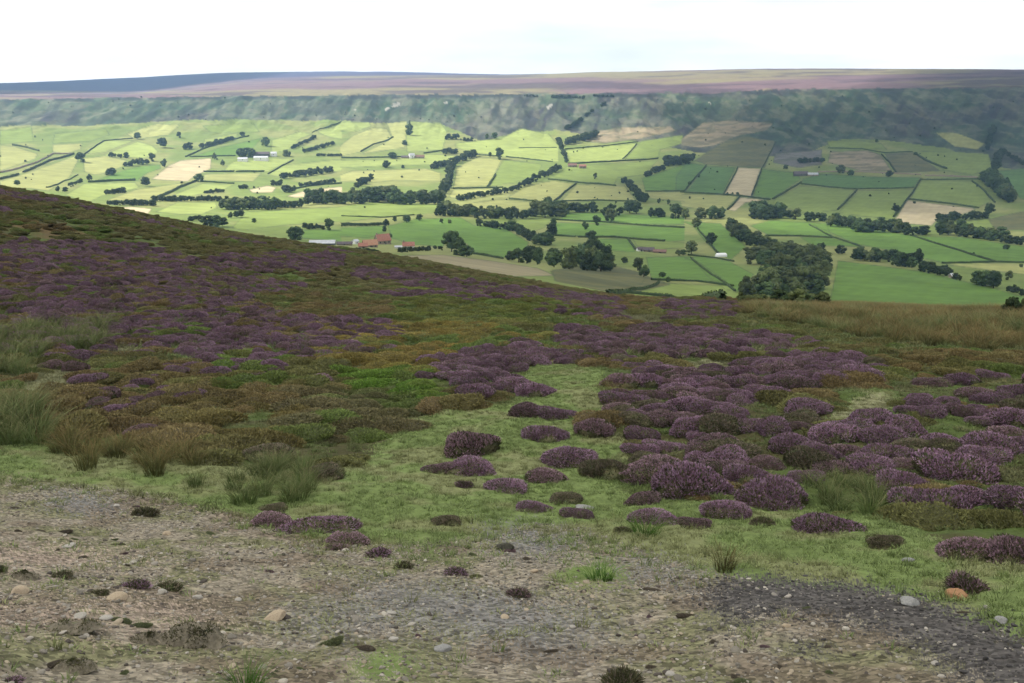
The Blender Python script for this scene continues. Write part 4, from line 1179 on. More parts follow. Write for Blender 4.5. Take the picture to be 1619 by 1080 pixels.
# belts: label, [(x0, y0, x1, y1, height px, rows), ...]
BELTS = {
 'belt tree in the long dark river belt at the foot of the sunlit hillside': ('trees of the river belt under the sunlit hillside', [
   (270, 318, 350, 318, 9, 1), (323, 306, 353, 304, 6, 1), (348, 331, 440, 331, 16, 2), (440, 328, 478, 328, 15, 1), (478, 324, 540, 322, 18, 2), (540, 322, 578, 321, 18, 2), (578, 321, 617, 320, 22, 2), (617, 323, 698, 323, 20, 2), (168, 324, 245, 325, 9, 1), (240, 318, 275, 318, 9, 1)]),
 'tree in the leafy gill climbing from the river belt to the sunlit fields': ('trees of the gill left of centre', [
   (698, 314, 712, 290, 15, 2), (708, 290, 714, 266, 13, 2), (717, 260, 752, 246, 12, 1), (682, 268, 706, 262, 11, 1), (700, 244, 726, 243, 11, 1), (704, 221, 725, 220, 8, 1), (732, 223, 748, 223, 6, 1)]),
 'tree in the dark hedgerow slanting up from the valley centre': ('trees of the slanting hedgerow at valley centre', [(723, 318, 810, 303, 10, 1), (810, 303, 886, 268, 11, 1)]),
 'tree in the dark streamside belt across the middle of the valley floor': ('trees of the mid-valley stream belt', [
   (688, 341, 745, 342, 18, 2), (745, 345, 812, 347, 16, 2), (812, 346, 843, 345, 14, 1), (843, 343, 893, 342, 24, 2), (885, 336, 945, 335, 15, 1), (952, 341, 985, 341, 18, 1), (993, 338, 1012, 337, 18, 1), (1027, 343, 1052, 343, 14, 1), (1060, 346, 1092, 347, 20, 1), (1105, 347, 1145, 344, 17, 1)]),
 'tree in the hedge curving down towards the big dark spinney': ('trees curving down to the spinney', [(752, 357, 807, 364, 12, 1), (807, 364, 842, 382, 15, 2), (845, 385, 872, 390, 20, 1)]),
 'tree in the narrow gill running up from the stream right of centre': ('trees of the narrow gill right of centre', [(985, 288, 1000, 302, 11, 2), (998, 302, 1020, 324, 14, 2), (1018, 281, 1050, 268, 10, 1), (1048, 264, 1095, 258, 14, 2)]),
 'tree in the wooded ravine below the dark moor edge': ('trees of the ravine under the moor edge', [(882, 222, 896, 258, 9, 1), (893, 230, 942, 217, 11, 2), (895, 205, 920, 192, 7, 1), (925, 186, 938, 176, 6, 1), (950, 170, 958, 163, 5, 1)]),
 'tree in the stream belt behind the long bright fields on the right': ('trees of the belt behind the right-hand fields', [
   (1183, 348, 1240, 345, 22, 2), (1195, 346, 1210, 345, 28, 1), (1245, 346, 1262, 347, 16, 1), (1273, 350, 1303, 350, 14, 1), (1310, 358, 1350, 360, 16, 2), (1350, 366, 1430, 368, 19, 2), (1432, 371, 1469, 371, 17, 1), (1479, 371, 1516, 372, 22, 2), (1516, 374, 1582, 381, 17, 2), (1582, 383, 1622, 388, 13, 1)]),
 'tree in the dark wooded cleft at the right edge of the hillside': ('trees of the right-hand cleft', [(1482, 352, 1557, 345, 15, 1), (1557, 342, 1570, 338, 17, 1), (1555, 288, 1600, 325, 20, 3), (1570, 280, 1580, 250, 14, 2), (1560, 240, 1570, 205, 10, 1), (1580, 240, 1620, 262, 8, 1)]),
 'tree in the great wood standing between the pastures right of centre': ('trees of the great wood', [
   (1150, 362, 1180, 384, 19, 2), (1182, 387, 1222, 393, 17, 2), (1214, 401, 1286, 402, 20, 1), (1186, 409, 1290, 408, 22, 1), (1180, 419, 1310, 418, 24, 1), (1208, 431, 1314, 430, 26, 1), (1204, 444, 1312, 443, 28, 1), (1194, 457, 1306, 456, 28, 1), (1176, 470, 1304, 469, 28, 1), (1164, 483, 1304, 485, 24, 1), (1296, 398, 1300, 398, 13, 1), (1322, 400, 1336, 402, 16, 1)]),
 'tree in the hedge above the big smooth pasture on the right': ('trees above the big smooth pasture', [(1345, 412, 1407, 415, 17, 2), (1412, 420, 1452, 424, 23, 2), (1452, 428, 1499, 438, 14, 2), (1506, 441, 1520, 444, 13, 1), (1534, 446, 1580, 459, 26, 1), (1590, 462, 1619, 468, 14, 1)]),
 'tree in the big dark spinney below the near pastures': ('trees of the dark spinney', [(802, 412, 822, 414, 20, 1), (822, 414, 853, 418, 28, 2), (862, 420, 890, 427, 30, 2), (890, 427, 955, 429, 34, 2), (905, 418, 945, 418, 36, 1), (955, 429, 972, 429, 30, 1), (985, 417, 990, 417, 14, 1), (998, 424, 1018, 430, 27, 1)]),
 'hedgerow tree among the sunlit fields on the left': ('hedgerow trees in the sunlit left-hand fields', [
   (168, 308, 197, 305, 9, 1), (90, 303, 106, 304, 11, 1), (110, 296, 130, 288, 7, 1), (170, 248, 193, 248, 7, 1), (170, 278, 182, 275, 11, 1), (198, 263, 236, 259, 10, 1), (238, 256, 244, 254, 15, 1), (250, 236, 264, 233, 16, 1), (224, 296, 236, 293, 15, 1), (316, 235, 368, 222, 8, 1), (292, 237, 303, 235, 10, 1), (445, 283, 528, 272, 11, 1), (428, 293, 446, 293, 9, 1), (472, 296, 532, 290, 8, 1), (448, 304, 470, 303, 12, 1), (376, 299, 392, 298, 8, 1), (562, 299, 590, 283, 12, 1)]),
 'tree in the dark clump where the moor meets the first green fields': ('trees of the clump beyond the left moor edge', [(298, 349, 322, 349, 9, 1), (326, 358, 357, 358, 19, 1), (363, 345, 386, 344, 14, 1)]),
 'scrub tree on the dark crag line under the moor': ('scrub on the crag line', [(828, 153, 850, 154, 4, 1), (872, 155, 925, 156, 5, 1), (938, 153, 972, 154, 4, 1)]),
 'young tree in the grey scrub patch beside the far white farm': ('young trees in the grey scrub patch', [(462, 236, 500, 218, 6, 1), (478, 242, 530, 228, 6, 1), (500, 247, 540, 247, 5, 1), (1262, 258, 1292, 256, 8, 1)]),
 'shrub in the hedge around the red roofed farm': ('shrubs around the red roofed farm', [(630, 400, 680, 396, 8, 1), (684, 393, 700, 396, 7, 1), (545, 396, 600, 400, 6, 1), (480, 362, 512, 363, 9, 1), (540, 358, 600, 357, 4, 1)]),
}
SINGLES = [
 (218, 220, 10, 'lone tree high on the sunlit left-hand hillside'), (128, 256, 14, 'bushy tree at the corner of the pinkish left field'), (142, 285, 9, 'round tree on the hedge left of the bright green field'),
 (27, 293, 8, 'small bush in the pale field just above the left moor crest'), (200, 250, 9, 'round tree at the right end of the short hedge on the left slope'), (260, 264, 12, 'tree below the cluster above the bright left field'),
 (283, 218, 9, 'lone tree above the hedge leading to the far white farm'), (383, 215, 7, 'small tree at the top of the far hedgerow'), (339, 252, 10, 'slim tree left of the far white farm'),
 (352, 262, 9, 'round tree below the far white farm'), (380, 248, 13, 'left tree of the grove behind the far white farm'), (389, 248, 14, 'middle tree of the grove behind the far white farm'), (397, 247, 12, 'right tree of the grove behind the far white farm'),
 (452, 247, 10, 'dark tree right of the far white farm'), (458, 247, 7, 'smaller tree beside the dark tree right of the far white farm'), (314, 287, 12, 'tree at the upper end of the slanting wall'), (402, 352, 7, 'small bush in the shaded green field on the left'),
 (620, 250, 10, 'tree left of the white house in the sunlit fields'), (611, 265, 11, 'upright tree below the white house in the sunlit fields'), (637, 267, 6, 'small bush below the white house'), (770, 220, 8, 'left tree of the pair at the top of the yellow field'),
 (782, 220, 10, 'right tree of the pair at the top of the yellow field'), (790, 252, 17, 'big dark tree at the foot of the yellow field'), (775, 248, 7, 'bush left of the big dark tree under the yellow field'), (640, 229, 8, 'small tree in the pale field above the white house'),
 (663, 349, 10, 'round tree above the farm field left of centre'), (643, 352, 11, 'wide dark bush above the red roofed farm'), (611, 357, 10, 'tree at the hedge corner above the red roofs'), (624, 350, 8, 'small tree left of the wide dark bush'), (698, 353, 7, 'bush at the right of the farm field top'), (711, 353, 6, 'smaller bush right of its like at the farm field top'),
 (966, 350, 20, 'spreading tree standing forward of the mid-valley belt'), (1042, 322, 8, 'left round bush above the stream belt'), (1057, 323, 7, 'right round bush above the stream belt'), (941, 283, 9, 'lone round tree in the middle-slope pasture'),
 (943, 356, 14, 'right one of two round trees in the striped green fields'), (925, 363, 12, 'left one of two round trees in the striped green fields'), (875, 356, 11, 'tree at the left end of the upper field hedge'), (872, 372, 18, 'tree where the curving hedge meets the striped fields'),
 (1102, 359, 15, 'tree at the lower edge of the stream belt by the striped fields'), (1124, 386, 18, 'tree on the hedge above the white tent'), (1093, 402, 20, 'dark tree left of the white tent'), (1072, 404, 9, 'left bush of the hedge between the sheds and the dark tree'), (1080, 404, 9, 'right bush of the hedge between the sheds and the dark tree'),
 (1242, 267, 7, 'small tree at the grey scrub field corner'), (1328, 274, 13, 'slim dark tree above the wide green field'), (1345, 277, 9, 'round dark tree right of the slim one'), (1406, 279, 9, 'dark round tree on the field wall at right'), (1300, 257, 7, 'small tree between the grey scrub and the tan field'),
 (1416, 336, 11, 'round tree at the corner of the tan field'), (1386, 225, 5, 'small bush high on the bracken slope'), (1447, 245, 5, 'small bush at the top of the slanting field wall'), (1105, 281, 5, 'small bush on the wall between dark green fields'), (1090, 292, 5, 'lower small bush on the wall between dark green fields'),
 (1150, 309, 5, 'left bush under the straw strip'), (1158, 309, 5, 'middle bush under the straw strip'), (1166, 309, 5, 'right bush under the straw strip'),
 (714, 398, 31, 'tall round tree right of the red roofed farm'), (726, 404, 26, 'middle tree of the three right of the red roofed farm'), (738, 406, 18, 'lowest tree of the three right of the red roofed farm'), (467, 379, 22, 'dark tree left of the long grey barn'),
 (521, 364, 17, 'dark tree in the hedge behind the long grey barn'), (608, 366, 9, 'tree directly above the red roof'), (617, 378, 8, 'dark bush right of the red roof'), (934, 384, 18, 'tree rising behind the dark spinney'),
 (1047, 438, 8, 'left bush at the wall corner under the spinney'), (1056, 446, 8, 'right bush at the wall corner under the spinney'), (1018, 438, 18, 'low tree at the right foot of the spinney'),
 (1594, 443, 14, 'tree behind the hedge of the big smooth pasture'), (1600, 499, 31, 'large dark tree at the right edge of the moor crest'), (1614, 500, 26, 'tree cut by the right edge beside the large dark tree'), (1572, 496, 6, 'small bush at the foot of the big smooth pasture'), (1549, 493, 6, 'left small bush at the foot of the big smooth pasture'),
 (1591, 394, 8, 'bush in the far right bright field'), (1539, 403, 4, 'tiny bush on the hedge of the far right field'), (1614, 423, 6, 'small bush in the pale field at the right edge'), (647, 213, 16, 'narrow tall hedge tree between the two pale top fields'), (420, 231, 14, 'pale grey-green tree above the far white farm'),
]
trees = []
for lab, (grp, segs) in BELTS.items():
    for (x0, y0, x1, y1, h, rows) in segs:
        L = math.hypot(x1 - x0, (y1 - y0) * 1.5); sp = max(3.0, .5 * h)
        n = max(1, int(L / sp))
        for rw in range(rows):
            for k in range(n):
                t = (k + .5 + random.uniform(-.3, .3) + .5 * rw) / n if n > 1 else .5
                t = min(1.04, max(-.04, t))
                trees.append((x0 + (x1 - x0) * t, y0 + (y1 - y0) * t - rw * h * .22 + random.uniform(-.06, .06) * h, h * random.uniform(.72, 1.15), lab, grp))
ntree = sum(1 for t in trees)
for (x0, y0, h, lab) in SINGLES: trees.append((x0, y0, h * 1.05, lab, None))
trees.sort(key=lambda t: (t[4] is not None, -t[2]))
# scrub on the steep slopes and lone bushes: part of the distant mass
stuff_pts = []
def put_tree(px, py, h, lab, grp, parts):
    x, y, z, f = at(px, py)
    s = h * f / F
    olive = 1 if ('great wood' in lab and random.random() < .6) or random.random() < .3 else 0
    k = random.randrange(len(specs)) * 2 + olive
    wd = s * random.uniform(.95, 1.4) * (1.1 if 'great wood' in lab else 1); s *= random.uniform(.75, 1.2) if 'great wood' in lab else 1
    if parts:
        o = bpy.data.objects.new('tree', None); COL.objects.link(o); o.empty_display_size = .2
        link('crown', TREE[k][0], o); link('trunk', TREE[k][1], o)
    else:
        o = link('tree', TREE[k][2])
    o.location = (x, y, z - .02 * s); o.scale = (wd, wd, s * 1.06); o.rotation_euler.z = random.uniform(0, 6.28)
    tag(o, lab, 'tree' if ('bush' not in lab and 'shrub' not in lab) else 'bush', grp)
for i, t in enumerate(trees):
    if i < 305: put_tree(*t, parts=(t[2] > 21))
    else:
        x, y, z, f = at(t[0], t[1]); stuff_pts.append((x, y, z, t[2] * f / F))
for _ in range(230):   # bracken-slope thorn and gorse
    px_ = random.uniform(-60, 1680); py_ = random.uniform(152, 245)
    if py_ > np.interp(px_, *TOPLINE) or random.random() > .3 + .7 * float(vn(px_ * .02, py_ * .05, 5) > .5): continue
    x, y, z, f = at(px_, py_); stuff_pts.append((x, y, z, random.uniform(1.2, 4.5)))
for _ in range(170):   # odd bushes in the fields
    px_ = random.uniform(0, 1619); py_ = random.uniform(215, 330)
    if px_ < 300 and py_ > 290: continue
    x, y, z, f = at(px_, py_); stuff_pts.append((x, y, z, random.uniform(1.5, 4.0)))
sp = np.array(stuff_pts); n = len(sp); s = sp[:, 3]
t = rng.uniform(0, 1, n)[:, None]
scatter('woodland', 'small dark trees and thorn scrub dotted over the far valley side', 'trees', sp[:, :3], np.column_stack([np.zeros(n), np.zeros(n), rng.uniform(0, 6.28, n)]), np.column_stack([s * 1.15, s * 1.15, s]), np.array((.03, .052, .02)) * (1 - t) + np.array((.055, .075, .03)) * t, [q[3] for q in TREE[::2]])

# ------------------------------------------------------------------ hedges and walls
HEDGES = []
def hz(z, s):
    for line in s.strip().split('\n'):
        lab, pts, hgt = line.split('|')
        v = [float(q) for q in pts.replace(',', ' ').split()]
        HEDGES.append((lab.strip(), z(list(zip(v[::2], v[1::2]))), float(hgt) * .85))
hz(Z1, '''
dark wall above the pale field at the left edge|60,450 130,462 185,478|3.4
grey wall along the top of the pale strip at far left|0,580 150,540 250,490 345,490|2.6
dark wall along the lower side of the pale strip at far left|110,578 230,525 350,490|3.2
short dark wall at the very left edge of the fields|0,612 88,588|3.0
straight dark hedge under the bright green left field|420,625 530,619 640,616|3.4
slanting dark wall rising to the lone tree by the bright field|735,702 850,650 935,616|3.0
left length of hedge below the far white farm|965,575 1110,575|3.0
right length of hedge below the far white farm|1120,575 1252,575|3.0
hedge along the foot of the green field left of the far white farm|900,505 1000,502 1115,500|2.4
hedge between the straw-coloured and yellow fields below the far farm|960,622 1110,632|2.4
hedge climbing along the lower side of the long green field|880,505 960,468 1100,424 1180,405|2.6
slanting hedge right below the far white farm|1270,585 1340,545 1390,520|2.0
wall along the top of the yellow fields left of centre|1480,390 1560,360 1619,335|2.0
curving wall between the two yellow-green fields on the left slope|400,492 490,430 520,426 630,417|2.2
thin wall across the lower pale left field|220,650 300,620 370,590|1.5
hedge between pale straw fields near the river on the left|1380,660 1480,640 1619,630|2.6
''')
hz(Z2, '''
dark hedge running along the sunlit fields to the white house|0,510 150,508 300,505|3.0
hedge right of the white house|390,488 500,470|2.6
curving wall in the pale field above the white house|90,480 150,445 215,428 245,410|2.4
dark hedge between the two pale top fields|322,335 312,400|2.6
hedge below the yellow field left of the big dark tree|630,495 760,503|2.4
hedge below the yellow field right of the big dark tree|780,505 900,517 1000,528|2.4
short slanting hedge between two pasture fields at mid slope|690,650 730,588|3.0
hedge under the mid-slope pasture pair|530,655 640,653 765,650|2.4
hedge across the small pale field at valley centre|795,705 910,715|2.6
slanting hedge between the two pale fields at valley centre|1008,716 1060,670 1112,630|2.6
hedge along the top of the two pale centre fields|980,612 1130,628 1300,642|2.6
dark hedge running right from the pinkish cottages|1075,540 1200,531 1330,524 1500,514|3.2
wall through the yellow field left of the ravine|840,462 930,461 1020,460|1.6
thin wall dividing the green field right of the ravine|1332,515 1400,442|1.8
wall along the foot of the tan hillside patch|1060,468 1200,456 1300,446 1405,434|2.2
wall under the dark green field right of the narrow gill|1440,668 1530,668 1625,667|2.0
hedge left of the bush row above the farm field|0,826 100,827 215,826|2.6
upper dark hedge across the striped green fields|1000,803 1240,815 1430,830 1625,841|2.0
left length of the lower dark hedge across the striped fields|1010,878 1110,885|2.0
right length of the lower dark hedge across the striped fields|1120,886 1300,886 1530,905|2.0
short hedge running down from the lower striped hedge|1358,895 1372,915 1392,945|1.8
low hedge along the top of the pale centre fields by the stream|1020,717 1240,711 1395,716|2.2
dark hedge at the foot of the farm field|610,962 690,974 765,988|1.6
thin hedge between faint shaded fields at left centre|0,785 200,792 345,780|1.4
''')
hz(Z3, '''
wall between the first two dark green fields under the tan patch|10,668 60,605 112,546|2.4
wall on the left edge of the straw strip|195,682 262,554|2.2
hedge on the right edge of the straw strip|328,690 375,560|2.4
wall along the foot of the dark green fields and straw strip|-10,672 190,684 270,690 415,708|2.2
slanting wall on the right of the green field beside the straw strip|428,706 490,670 562,626|2.6
slanting wall between the pale field and the small tan field|213,756 272,694|2.2
dark wall under the wide green field at right|562,634 690,648 822,658 960,656 1096,652|2.4
slanting wall between the two olive pastures on the right|735,756 826,664|2.4
wall on the left of the tan field and the square green field|1000,790 1066,706 1130,612|2.4
wall between the square green field and the tan field|1068,706 1250,725 1402,748|2.4
long grey wall above the wide green field at right|640,577 850,576 1000,583 1130,590|2.4
pale stone wall above the square green field|1150,594 1290,598 1420,606|2.6
wall along the top of the square green field|1130,612 1280,612 1400,611|2.0
slanting wall right of the tan olive field|943,494 980,530 1012,578|2.4
wall along the top of the tan olive field|690,463 850,466 960,486 1090,480|2.0
dark slanting bank through the high olive fields at right|1105,488 1180,535 1252,562|3.4
wall down the right side of the square green field|1372,620 1430,665 1482,722|2.2
faint wall up the right side of the rough brown field|380,555 410,495 442,430|1.8
hedge along the foot of the bright field beside the great wood|395,880 560,881 710,889|1.8
thin hedge slanting between the bright fields above the great wood|600,826 660,858 712,886 860,936|1.6
thin hedge slanting across the long bright fields at right|1080,876 1250,930 1400,978 1482,1002|1.6
hedge along the foot of the long bright field at far right|1230,1010 1480,1004 1625,1006|1.5
''')
hz(ident, '''
dark wall slanting between two bright fields below the tent|1092,408 1106,420 1124,434 1145,447 1162,461|1.3
dark wall along the foot of the bright field left of the wood|1030,443 1100,445 1160,453|1.3
dark wall slanting up to the corner under the spinney|960,466 1000,459 1042,447|1.2
dark wall running right from the wall corner above the moor|985,463 1060,470 1142,476|1.2
hedge running from the dark tree to the white tent|1088,404 1130,408 1160,414|1.4
hedge curving down past the tree above the white tent|1103,362 1118,380 1132,398 1140,404|1.6
''')

def hedge_mesh(pts, h, seed):
    g = np.random.default_rng(seed)
    P = []
    W = [at(*p)[:2] for p in pts]
    for (xa, ya), (xb, yb) in zip(W[:-1], W[1:]):
        L = math.hypot(xb - xa, yb - ya); n = max(2, int(L / max(2.0, h * 1.1)))
        for k in range(n): P.append((xa + (xb - xa) * k / n, ya + (yb - ya) * k / n))
    P.append(W[-1]); P = np.array(P)
    d = np.gradient(P, axis=0); d /= np.maximum(np.linalg.norm(d, axis=1), 1e-6)[:, None]
    nrm = np.column_stack([-d[:, 1], d[:, 0]])
    z = H(P[:, 0], P[:, 1])
    n = len(P); hh = h * (.7 + .6 * fbm(np.arange(n) * .37, np.full(n, seed * .7), 7, 3)); ww = h * .42 * g.uniform(.75, 1.25, n)
    ring = []
    for a, b in ((-1, -.12), (-1.05, .55), (-.55, .98), (.5, 1.0), (1.05, .5), (1, -.12)):
        ring.append(np.column_stack([P + nrm * (ww * a * g.uniform(.85, 1.15, n))[:, None], z + hh * b * g.uniform(.9, 1.1, n)]))
    V = np.stack(ring, 1).reshape(-1, 3); Fq = []
    for i in range(n - 1):
        for k in range(5):
            Fq.append((i * 6 + k, i * 6 + k + 1, i * 6 + 7 + k, i * 6 + 6 + k))
    Fq = np.array(Fq)
    m = n * 14
    i = g.integers(0, n, m); t = g.uniform(-.5, .5, m)
    c = np.column_stack([P[i] + d[i] * (t * h)[:, None] + nrm[i] * (ww[i] * g.uniform(-1, 1, m))[:, None], z[i] + hh[i] * g.uniform(.3, 1.12, m)])
    u = g.normal(size=(m, 3)); u /= np.linalg.norm(u, axis=1)[:, None]
    w = np.cross(u, g.normal(size=(m, 3))); w /= np.linalg.norm(w, axis=1)[:, None]
    s = h * .2
    q = np.stack([c - u * s, c - w * s * .8, c + u * s, c + w * s * .8], 1).reshape(-1, 3)
    o = P.mean(0); org = np.array([o[0], o[1], float(H(*o))])
    V = np.concatenate([V, q]) - org
    Fq = np.concatenate([Fq, np.arange(len(q)).reshape(-1, 4) + n * 6])
    return V, Fq, org
for k, (lab, pts, h) in enumerate(HEDGES):
    V, Fq, org = hedge_mesh(pts, h, 900 + k)
    wall = 'wall' in lab.split()[:4]
    pale = lab.startswith('pale stone') or lab.startswith('grey') or lab.startswith('long grey')
    o = link('stone_wall' if wall else 'hedge', mesh_from('hedge', V, Fq, [M['wall_stone'] if pale else M['hedge']]))
    o.location = org
    tag(o, lab, 'wall' if wall else 'hedge')

# ------------------------------------------------------------------ buildings
def house(px, py, wpx, eave_px, ridge_px, depth, rot, wall, roof, label, name='house', wins=2, chim=0, hip=False, door=True, cat='house'):
    x, y, z, f = at(px, py)
    k = f / F; L = wpx * k; E = eave_px * k; Rg = ridge_px * k; D = depth * k
    root = bpy.data.objects.new(name, None); COL.objects.link(root); root.empty_display_size = 1
    root.location = (x, y, z - .2); root.rotation_euler.z = rot
    b = MB(); h = L / 2; d = D / 2
    b.poly([(-h, -d, -1.5), (h, -d, -1.5), (h, -d, E), (-h, -d, E)]); b.poly([(h, d, -1.5), (-h, d, -1.5), (-h, d, E), (h, d, E)])
    b.poly([(h, -d, -1.5), (h, d, -1.5), (h, d, E), (h, 0, Rg), (h, -d, E)]); b.poly([(-h, d, -1.5), (-h, -d, -1.5), (-h, -d, E), (-h, 0, Rg), (-h, d, E)])
    link('wall', b.mesh('wall', [M[wall]]), root)
    b = MB(); ov = .35; th = .28; sl = (Rg - E) / d
    for s in (-1, 1):
        a0 = (-h - ov, s * (d + ov), E - sl * ov + .06); a1 = (h + ov, s * (d + ov), E - sl * ov + .06); a2 = (h + ov, 0, Rg + .06); a3 = (-h - ov, 0, Rg + .06)
        up = lambda p: (p[0], p[1], p[2] + th)
        b.poly([up(a0), up(a1), up(a2), up(a3)]); b.poly([a3, a2, a1, a0]); b.poly([a0, a1, up(a1), up(a0)]); b.poly([a1, a2, up(a2), up(a1)]); b.poly([a3, a0, up(a0), up(a3)])
    rf = link('roof', b.mesh('roof', [M[roof]]), root)
    for c in range(chim):
        b = MB(); cx = (-h + .8) if c == 0 else (h - .8)
        b.box(cx - .5, cx + .5, -.45, .45, Rg - .8, Rg + 1.5); link('chimney', b.mesh('chimney', [M['wall_stone']]), rf)
    for i in range(wins):
        cx = -h + L * (i + .5) / wins; w = min(.6, L / wins * .22)
        b = MB(); b.box(cx - w, cx + w, -d - .06, -d + .02, E * .45, E * .8)
        link('window', b.mesh('window', [M['window']]), root)
    if door:
        b = MB(); cx = L * .08; b.box(cx - .6, cx + .6, -d - .05, -d + .02, -.2, min(2.1, E * .7)); link('door', b.mesh('door', [M['wall_dark']]), root)
    tag(root, label, cat)
house(510, 387, 40, 3.5, 7.5, 14, .05, 'wall_dark', 'roof_grey', 'long low barn with a pale grey roof left of the red roofs', 'barn', 0, door=False, cat='barn')
house(545, 388, 24, 3.5, 6, 10, .1, 'wall_stone', 'roof_slate', 'low dark slate roofed shed between the grey barn and the red roofs', 'shed', 1, door=False, cat='shed')
house(562, 386, 8, 5, 7.5, 8, .9, 'wall_white', 'roof_grey', 'small white gabled shed left of the orange roof', 'shed', 1, door=False, cat='shed')
house(585, 391, 22, 5, 12, 15, .35, 'wall_stone', 'roof_orange', 'farm building with a bright orange tiled roof, in front of the tallest red roof', 'farmhouse', 3, 0, cat='farm building')
house(605, 386, 22, 7, 16, 16, .55, 'wall_stone', 'roof_red', 'farmhouse with the tallest red tiled roof', 'farmhouse', 3, 1)
house(574, 392, 14, 4, 8, 10, .2, 'wall_stone', 'roof_red', 'low red roofed outbuilding at the left of the orange roof', 'outbuilding', 1, cat='farm building')
house(646, 393, 18, 5.5, 10.5, 12, .12, 'wall_white', 'roof_red', 'white cottage with a pink-red roof right of the farmhouse', 'cottage', 2, 1)
house(630, 393, 11, 3, 4.6, 7, .12, 'wall_white', 'roof_grey', 'white lean-to shed at the left of the white cottage', 'shed', 1, door=False, cat='shed')
house(1012, 397, 10, 3.5, 6.5, 8, .3, 'wall_white', 'roof_slate', 'white gabled cottage at the left end of the brown sheds', 'cottage', 1)
house(1026, 398, 16, 3.5, 7, 9, -.15, 'wall_stone', 'roof_slate', 'dark roofed shed next to the white gabled cottage', 'shed', 1, cat='shed')
house(1043, 400, 20, 3, 5.5, 8, -.15, 'wall_stone', 'roof_brown', 'long brown roofed shed left of the dark hedge', 'shed', 1, cat='shed')
house(384, 255, 15, 4, 6, 7, .05, 'wall_white', 'roof_grey', 'left white building of the far white farm', 'barn', 1, door=False, cat='barn')
house(413, 254, 22, 5, 7, 8, .03, 'wall_white', 'roof_grey', 'longest white building of the far white farm', 'barn', 1, door=False, cat='barn')
house(414, 247, 24, 4, 7, 7, .03, 'wall_dark', 'roof_slate', 'dark roofed range behind the longest white building', 'barn', 0, door=False, cat='barn')
house(433, 247, 9, 4.5, 7, 6, .1, 'wall_white', 'roof_grey', 'right white building of the far white farm', 'barn', 1, door=False, cat='barn')
house(651, 250, 9, 4.5, 7.5, 6, .5, 'wall_white', 'roof_grey', 'white gabled house among the sunlit fields', 'house', 1)
house(663, 250, 16, 2.5, 5, 5, .05, 'wall_stone', 'roof_brown', 'brown roofed range right of the white gabled house', 'barn', 1, door=False, cat='barn')
house(641, 250, 13, 2, 4, 5, .02, 'wall_stone', 'roof_slate', 'grey range left of the white gabled house', 'barn', 0, door=False, cat='barn')
house(905, 264, 14, 3, 5.5, 6, .05, 'wall_stone', 'roof_brown', 'left pinkish cottage at the foot of the ravine', 'cottage', 2)
house(921, 266, 11, 3.5, 6, 6, .1, 'wall_stone', 'roof_red', 'right pinkish cottage at the foot of the ravine', 'cottage', 2)
house(1266, 278, 22, 3.5, 7, 8, -.05, 'wall_dark', 'roof_slate', 'dark barn above the wide green field on the right', 'barn', 1, door=False, cat='barn')
house(1285, 278, 16, 2.5, 5, 6, -.05, 'wall_stone', 'roof_grey', 'grey stone barn right of the dark barn', 'barn', 1, door=False, cat='barn')
house(1507, 439, 12, 4, 7, 8, .3, 'wall_stone', 'roof_grey', 'small grey roofed barn in the hedge above the big smooth pasture', 'barn', 0, door=False, cat='barn')

# white tent
def tent():
    x, y, z, f = at(1140, 406); k = f / F
    root = bpy.data.objects.new('marquee', None); COL.objects.link(root); root.location = (x, y, z); root.rotation_euler.z = .25
    L, Wd, E, Rg = 18 * k, 9 * k, 2.6 * k, 6.2 * k
    n = 10; prof_ = [(-1, 0), (-1, E / Rg)] + [(-math.cos(math.pi * i / n), E / Rg + (1 - E / Rg) * math.sin(math.pi * i / n)) for i in range(1, n)] + [(1, E / Rg), (1, 0)]
    b = MB(); h = L / 2
    ring = lambda X, s: [(X, q[0] * Wd / 2 * s, q[1] * Rg * (1 if s == 1 else .8) - .1) for q in prof_]
    rs = [ring(-h, .7), ring(-h * .8, 1), ring(0, 1), ring(h * .8, 1), ring(h, .7)]
    for r0, r1 in zip(rs[:-1], rs[1:]):
        for i in range(len(prof_) - 1): b.poly([r0[i], r1[i], r1[i + 1], r0[i + 1]])
    link('canopy', b.mesh('canopy', [M['sheet_white']], True), root)
    b = MB(); b.poly(rs[0][::-1]); b.poly(rs[-1]); link('end_panel', b.mesh('end_panel', [M['sheet_white']]), root)
    tag(root, 'white rounded tent standing in a green field near the wood', 'tent')
tent()

# ------------------------------------------------------------------ sun, sky, clouds, haze
AZ, EL = math.radians(-78), math.radians(47)
sd = np.array([math.sin(AZ) * math.cos(EL), math.cos(AZ) * math.cos(EL), math.sin(EL)])
sun = bpy.data.lights.new('sun', 'SUN'); sun.energy = 4.8; sun.angle = math.radians(.55); sun.color = (1, .955, .88)
so = bpy.data.objects.new('sun', sun); COL.objects.link(so)
from mathutils import Vector
so.rotation_euler = Vector(-sd).to_track_quat('-Z', 'Y').to_euler(); so.location = (-300, 100, 400)

